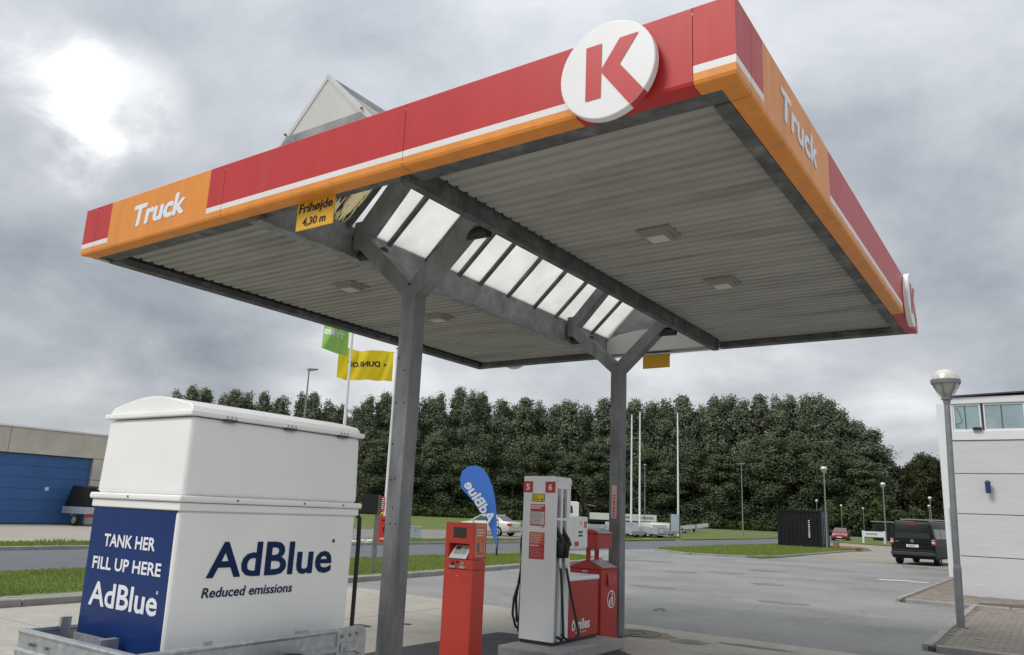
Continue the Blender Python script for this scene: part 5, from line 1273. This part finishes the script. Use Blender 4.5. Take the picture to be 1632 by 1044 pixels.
for i, (x, y, rz, lab) in enumerate(((-28.6, 61.9, 20, 'small galvanised trailer at the near end, between the second canopy post and the flagpole pair'), (-30.2, 70.0, 168, 'galvanised trailer with pale cover, nosing out left of the notice board'), (-33.0, 66.8, 160, 'galvanised trailer behind the left flagpole of the pair'), (-33.6, 62.2, 10, 'galvanised trailer hidden in part by the second canopy post'), (-35.2, 72.5, 172, 'galvanised trailer behind the right flagpole of the pair'), (-31.6, 62.8, 188, 'low galvanised trailer tipped forward beside the flagpole pair'))):
    trailer(lab, x, y, R(rz), 2.5+.25*(i % 3), 1.4, (.40, .34, .46, .30, .44, .24)[i], R((4, -3, 10, -7, 6, 11)[i]), i == 1)
# trailer tipped on end in front of the blue garage door
tt = thing('tipped_trailer', 'small trailer with a black tarpaulin, standing at the blue garage door', 'trailer', (-43.7, 22.78, -.012), R(20))
MB().add([(.0, -.75, .98), (.0, .75, .98), (1.9, .75, .9), (1.9, -.75, .9), (.32, -.62, 2.08), (.32, .62, 2.08), (1.7, .62, 2.0), (1.7, -.62, 2.0)], [(0, 3, 2, 1), (4, 5, 6, 7), (0, 1, 5, 4), (1, 2, 6, 5), (2, 3, 7, 6), (3, 0, 4, 7)]).build('tarpaulin', 'black_paint', tt, bevel=.04)
tt.rotation_euler = (0, 0, R(6))
MB().box(-.05, 1.95, -.78, .78, .62, .97).build('body', 'trailer_galv', tt, bevel=.01)
for s_ in (-1, 1):
    MB().box(1.96, 2.0, min(s_*.4, s_*.78), max(s_*.4, s_*.78), .50, .62).build('tail_light', 'tail_red', tt)
    wheel(tt, 1.1, s_*.72, .30, .18, 16)
MB().box(1.965, 1.985, -.78, .78, .46, .63).build('light_board', 'frame_dark', tt)
MB().bar((0, 0, .55), (-1.2, 0, .5), .08, .08).build('drawbar', 'trailer_galv', tt)
MB().box(1.72, 1.74, -.16, .16, 1.9, 1.94).build('plate', 'paper', tt)

# ================================================================== VEGETATION
def quads_mesh(name, P, Nn, size, tone, mt, asp=1.25, cn=None):
    n = len(P); r = RNG.normal(size=(n, 3)); a = np.cross(Nn, r); a /= np.linalg.norm(a, axis=1, keepdims=True)+1e-9
    b = np.cross(Nn, a); b /= np.linalg.norm(b, axis=1, keepdims=True)+1e-9
    s_ = size[:, None]; a = a*s_*.5*asp; b = b*s_*.5; sn_ = Nn if cn is None else cn
    v_ = np.stack([P-a*.9, P-b*.8+a*.1, P+a, P+b*.8+a*.1], 1).reshape(-1, 3)
    me = bpy.data.meshes.new(name); me.vertices.add(4*n); me.vertices.foreach_set('co', v_.ravel().astype(np.float32))
    me.loops.add(4*n); me.loops.foreach_set('vertex_index', np.arange(4*n, dtype=np.int32))
    me.polygons.add(n); me.polygons.foreach_set('loop_start', np.arange(0, 4*n, 4, dtype=np.int32)); me.polygons.foreach_set('loop_total', np.full(n, 4, dtype=np.int32))
    at = me.attributes.new('tone', 'FLOAT', 'POINT'); at.data.foreach_set('value', np.repeat(tone, 4).astype(np.float32))
    me.update(calc_edges=True); me.materials.append(M[mt])
    if cn is not None:
        me.polygons.foreach_set('use_smooth', np.ones(n, bool)); me.normals_split_custom_set_from_vertices(np.repeat(cn, 4, axis=0).tolist())
    return me
def crown(H, Rm, nc, per, size, prof, mt, z0=.03, seed=0, crad=(.115, .20)):
    rs = np.random.default_rng(seed); Ps, Ns, Ts, Cs = [], [], [], []
    k = 0
    # a few leading stems give the crown an uneven top
    tops = [(0, 0, 1.0)] + [(rs.uniform(-.5, .5)*Rm, rs.uniform(-.5, .5)*Rm, rs.uniform(.80, .97)) for _ in range(3)]
    for i in range(nc):
        h = z0 + (1-z0)*rs.random()**.9; tx, ty, th = tops[rs.integers(0, 4)]
        h = min(h, th); env = np.interp(h/th, prof[0], prof[1])*Rm
        a = rs.uniform(0, 2*math.pi); q = env*rs.uniform(.35, 1.0)**.6
        c = np.array([q*math.cos(a)+tx*h*.6, q*math.sin(a)+ty*h*.6, h*H])
        cr_ = rs.uniform(*crad)*H*.45*(1.15-.55*h); tone0 = rs.uniform(-.1, .8)
        d = rs.normal(size=(per, 3)); d[:, 2] += .35; d /= np.linalg.norm(d, axis=1, keepdims=True)
        rad = cr_*(.55+.45*rs.random(per)**.5)*(1+.25*rs.normal(size=per))
        p = c + d*rad[:, None]*np.array([1, 1, 1.22]); nn = d + .55*rs.normal(size=(per, 3)); nn /= np.linalg.norm(nn, axis=1, keepdims=True)
        Ps.append(p); Ns.append(nn); cc = d + .35*rs.normal(size=(per, 3)); cc[:, 2] += .32; Cs.append(cc/np.linalg.norm(cc, axis=1, keepdims=True)); Ts.append(np.clip(tone0*.75+.35*rs.random(per), 0, 1))
    P = np.concatenate(Ps); Nn = np.concatenate(Ns); T_ = np.concatenate(Ts)
    P[:, 2] = np.maximum(P[:, 2], .15)
    return quads_mesh('crown', P, Nn, size*RNG.uniform(.65, 1.3, len(P)), T_, mt, cn=np.concatenate(Cs))
def trunk_mesh(H, r, seed):
    rs = random.Random(seed); b = MB()
    b.tube([(0, 0, -.2), (.1*rs.uniform(-1, 1), .1, H*.25), (.3*rs.uniform(-1, 1), 0, H*.55), (0, .2, H*.88)], [r, r*.8, r*.5, r*.1], 9)
    for i in range(7):
        h = H*(.18+.09*i); a = rs.uniform(0, 6.28); l = H*.11*(1.2-.08*i)
        b.tube([(0, 0, h), (l*.5*math.cos(a), l*.5*math.sin(a), h+l*.7), (l*math.cos(a), l*math.sin(a), h+l*1.6)], [r*.35, r*.22, r*.06], 6)
    me = bpy.data.meshes.new('trunk'); me.from_pydata(b.v, [], b.f); me.materials.append(M['bark']); me.update(); return me
PROF = ([0, .08, .3, .5, .7, .86, .95, 1.0], [.6, .9, 1.0, .96, .82, .60, .34, .1])
crowns = [crown(28, 3.2, 88, 185, .42, PROF, 'leaf', seed=100+i) for i in range(5)]
trunks = [trunk_mesh(28, .38, 200+i) for i in range(3)]
crownsL = [crown(28, 3.4, 80, 280, .40, PROF, 'leaf_shaded', seed=150+i) for i in range(2)]
PROFB = ([0, .15, .4, .65, .85, 1.0], [.5, .85, 1.0, .95, .65, .15])
crownsB = [crown(16, 5.2, 80, 260, .38, PROFB, 'leaf_dark', seed=300+i, crad=(.2, .3)) for i in range(2)]
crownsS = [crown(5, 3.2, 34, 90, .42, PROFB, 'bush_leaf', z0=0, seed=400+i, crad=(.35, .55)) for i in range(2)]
trunkB = trunk_mesh(15, .3, 210); trunkS = trunk_mesh(4, .12, 211)
def tree(name, label, cat, group, x, y, s_, sz, cm, tm, wid=1.):
    t = thing(name, label, cat, (x, y, -.03), random.uniform(0, 6.28), group)
    t.scale = (s_*wid, s_*wid, sz)
    for nm, me in (('trunk', tm), ('crown', cm)):
        o = bpy.data.objects.new(nm, me); C.objects.link(o); o.parent = t
# front row: (bearing as photo column, distance, height)
FRONT = [(262, 200, 26), (286, 197, 27.0), (306, 199, 26.6), (338, 198, 25.2), (356, 196, 26.2), (377, 199, 26.8), (404, 197, 27.0), (432, 198, 26.2), (466, 199, 27.2), (483, 197, 27.0), (512, 198, 26.2), (531, 199, 25.6), (558, 196, 24.6),
         (577, 195, 27.0), (601, 197, 28.2), (622, 196, 27.2), (648, 195, 27.6), (672, 196, 28.0), (692, 194, 28.6), (722, 195, 30.2), (741, 193, 30.0), (760, 196, 30.2), (792, 194, 28.0), (812, 196, 26.8), (831, 193, 28.2), (857, 195, 28.3), (880, 194, 27.6), (905, 193, 28.4), (930, 195, 27.2),
         (960, 193, 28.6), (986, 194, 28.2), (1011, 192, 29.2), (1037, 194, 28.6), (1062, 193, 28.7), (1090, 192, 29.4), (1117, 194, 28.2), (1144, 191, 30.0), (1165, 193, 30.2), (1190, 192, 28.6), (1216, 193, 30.0), (1246, 191, 30.0), (1264, 193, 30.4), (1292, 191, 29.8), (1312, 190, 29.4), (1332, 191, 28.2), (1354, 190, 26.6), (1376, 191, 24.4), (1393, 190, 22.2)]
LM = [(172, 'the white tank left edge'), (491, 'the tall street light behind the tank'), (555, 'the flagpole with the green flag'), (655, 'the first canopy post'), (757, 'the blue feather banner'), (868, 'the fuel pump'), (985, 'the second canopy post'), (1079, 'the flagpole by the notice board'), (1182, 'the double-headed street light'), (1318, 'the globe lamp at the container'), (1412, 'the globe lamp by the van')]
ORD = ['first', 'second', 'third', 'fourth', 'fifth', 'sixth', 'seventh', 'eighth', 'ninth', 'tenth', 'eleventh', 'twelfth', 'thirteenth']
fb = Vector((0, 0, 0))
def ray_xy(px, d):
    py = 817+(px-816)*.042; v_ = pix(px, py); h = math.hypot(v_.x, v_.y); return v_.x/h*d, v_.y/h*d
for i, (px, d, H_) in enumerate(FRONT):
    prev = [l for l in LM if l[0] <= px][-1]; k = sum(1 for q in FRONT[:i] if prev[0] <= q[0])
    x, y = ray_xy(px, d)
    tree('poplar_tree', '%s front-row poplar to the right of %s' % (ORD[k], prev[1]), 'tree', 'poplars in the tree line', x, y, random.uniform(.92, 1.12), H_/28, crowns[i % 5], trunks[i % 3], random.uniform(.9, 1.18) if px > 560 else .92)
for i in range(40):
    px = 575+i*20.5+random.uniform(-6, 6); x, y = ray_xy(px, 207+random.uniform(-4, 6)); H_ = 23.5+random.uniform(-2.5, 2.5)
    if px > 1335: H_ -= (px-1335)*.08
    tree('poplar_tree', 'poplar of the back row, showing between the front-row crowns of the tree line', 'tree', 'poplars in the back row of the tree line', x, y, 1.15, H_/28, crowns[(i*3+1) % 5], trunks[i % 3], 1.15)
# lower trees in front of the row
LOWT = [(600, 186, 17), (640, 184, 14), (690, 186, 18), (722, 184, 15), (770, 186, 19), (815, 184, 16), (862, 186, 18), (905, 185, 15), (945, 184, 18), (1030, 185, 17), (1062, 184, 14), (1105, 185, 19), (1150, 183, 16), (1200, 185, 18), (1236, 183, 20), (1275, 184, 21), (1315, 182, 19), (1350, 184, 17), (1385, 183, 15)]
for i, (px, d, H_) in enumerate(LOWT):
    prev = [l for l in LM if l[0] <= px][-1]; k = sum(1 for q in LOWT[:i] if prev[0] <= q[0]); x, y = ray_xy(px, d)
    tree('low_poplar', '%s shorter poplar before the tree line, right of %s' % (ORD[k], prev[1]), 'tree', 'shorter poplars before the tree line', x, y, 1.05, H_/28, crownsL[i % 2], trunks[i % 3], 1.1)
BROAD = [(1414, 196, 17.5), (1432, 199, 15.5), (1449, 196, 14.8), (1466, 194, 16.5), (1489, 193, 17.6), (1509, 195, 17.0), (1532, 196, 17), (1560, 197, 18), (1590, 196, 17), (1625, 197, 18)]
for i, (px, d, H_) in enumerate(BROAD):
    x, y = ray_xy(px, d)
    vis = px < 1520
    tree('broad_tree', ('%s dark broad tree right of the poplars, counting from them' % ORD[i]) if vis else 'dark broad tree hidden behind the white building', 'tree', 'dark broad trees right of the poplars' if vis else 'trees behind the white building', x, y, 1.0, H_/16, crownsB[i % 2], trunkB)
BUSH = [(1296, 150, 4.4), (1318, 152, 5.2), (1338, 150, 4.8), (1362, 153, 5.4), (1384, 151, 5.2), (1404, 152, 5.8), (1428, 154, 4.6), (1452, 152, 4.6)]
for i, (px, d, H_) in enumerate(BUSH):
    x, y = ray_xy(px, d)
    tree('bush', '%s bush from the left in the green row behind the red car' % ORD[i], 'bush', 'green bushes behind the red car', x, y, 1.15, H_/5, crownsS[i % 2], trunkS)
# undergrowth along the foot of the trees
rs = np.random.default_rng(5); Ps, Ns = [], []
for px in np.arange(556, 1400, 3.2):
    for _ in range(9):
        x, y = ray_xy(px+rs.uniform(-3, 3), 180+rs.uniform(-2, 7)); hh = rs.uniform(.6, 2.2)
        c = np.array([x, y, hh*.5]); d = rs.normal(size=(16, 3)); d /= np.linalg.norm(d, axis=1, keepdims=True)
        Ps.append(c+d*np.array([1.0, 1.0, hh*.6])); Ns.append(d)
P = np.concatenate(Ps); P[:, 2] = np.maximum(P[:, 2], .03)
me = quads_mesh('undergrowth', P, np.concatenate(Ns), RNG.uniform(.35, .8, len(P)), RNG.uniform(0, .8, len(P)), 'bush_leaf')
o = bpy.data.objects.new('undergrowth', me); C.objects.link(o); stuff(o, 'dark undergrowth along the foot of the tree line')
# grass blades
def inpoly(px_, py_, poly):
    r = np.zeros(len(px_), bool); j = len(poly)-1
    for i in range(len(poly)):
        (xi, yi), (xj, yj) = poly[i], poly[j]
        c = ((yi > py_) != (yj > py_)) & (px_ < (xj-xi)*(py_-yi)/(yj-yi+1e-12)+xi); r ^= c; j = i
    return r
def blades(name, label, poly, n, h0, h1, z, w, seed, parent=None):
    rs = np.random.default_rng(seed); xs_ = np.array([p[0] for p in poly]); ys_ = np.array([p[1] for p in poly])
    X_ = rs.uniform(xs_.min(), xs_.max(), n*3); Y_ = rs.uniform(ys_.min(), ys_.max(), n*3); k = inpoly(X_, Y_, poly); X_, Y_ = X_[k][:n], Y_[k][:n]; n = len(X_)
    hh = rs.uniform(h0, h1, n)*(1+.6*(np.sin(X_*1.7+Y_*.9)*np.sin(Y_*1.3) > .55)); a = rs.uniform(0, 2*math.pi, n); ln = rs.uniform(0, .6, n)*hh
    v_ = np.zeros((n, 3, 3)); dx, dy = np.cos(a)*w/2, np.sin(a)*w/2; b2 = rs.uniform(0, 2*math.pi, n)
    v_[:, 0] = np.stack([X_-dx, Y_-dy, np.full(n, z)], 1); v_[:, 1] = np.stack([X_+dx, Y_+dy, np.full(n, z)], 1); v_[:, 2] = np.stack([X_+np.cos(b2)*ln, Y_+np.sin(b2)*ln, z+hh], 1)
    me = bpy.data.meshes.new(name); me.vertices.add(3*n); me.vertices.foreach_set('co', v_.ravel().astype(np.float32)); me.loops.add(3*n); me.loops.foreach_set('vertex_index', np.arange(3*n, dtype=np.int32))
    me.polygons.add(n); me.polygons.foreach_set('loop_start', np.arange(0, 3*n, 3, dtype=np.int32)); me.polygons.foreach_set('loop_total', np.full(n, 3, dtype=np.int32))
    at = me.attributes.new('tone', 'FLOAT', 'POINT'); at.data.foreach_set('value', np.repeat(rs.random(n), 3).astype(np.float32)); me.update(calc_edges=True); me.materials.append(M['blade'])
    o = bpy.data.objects.new(name, me); C.objects.link(o); stuff(o, label); return o
VIN = [(-12.95, 2), (-13.15, 13), (-13.35, 16.5), (-13.75, 20.5), (-13.85, 25), (-14.7, 27.4), (-16.3, 28.2), (-17.2, 27.4), (-17.45, 24), (-17.3, 14), (-16.9, 8), (-16.9, 2)]
blades('grass_blades', 'short grass on the verge between forecourt and road', VIN, 60000, .018, .05, .088, .02, 1)
blades('grass_blades', 'short grass on the island in front of the container', [(x, y) for x, y in IN], 30000, .04, .10, .068, .05, 2)
blades('grass_blades', 'grass on the far verge across the road', [(-26.5, 0), (-24.55, 0), (-24.55, 47), (-26.5, 58)], 24000, .04, .10, .078, .05, 3)
rs = np.random.default_rng(9); n = 260; P = np.stack([rs.normal(-16.6, .35, n), rs.normal(24.6, .5, n), rs.uniform(.10, .20, n)], 1)
me = quads_mesh('dandelion', P, np.tile(np.array([[0, 0, 1.]]), (n, 1)), np.full(n, .05), np.zeros(n), 'flower'); o = bpy.data.objects.new('dandelions', me); C.objects.link(o); stuff(o, 'yellow dandelions beside the feather banner')
rs2 = random.Random(4); b = MB()
for i in range(160):
    x, y, r_ = -25.2+rs2.uniform(-.6, .5), 25.9+rs2.uniform(-1.6, 1.6), rs2.uniform(.05, .11)
    b.lathe([(0, .08), (r_, .08), (r_*.8, .08+r_*.7), (0, .08+r_*.9)], (x, y, 0), 6)
stuff(b.build('white_stones', 'stone_white'), 'patch of white stones on the verge across the road')
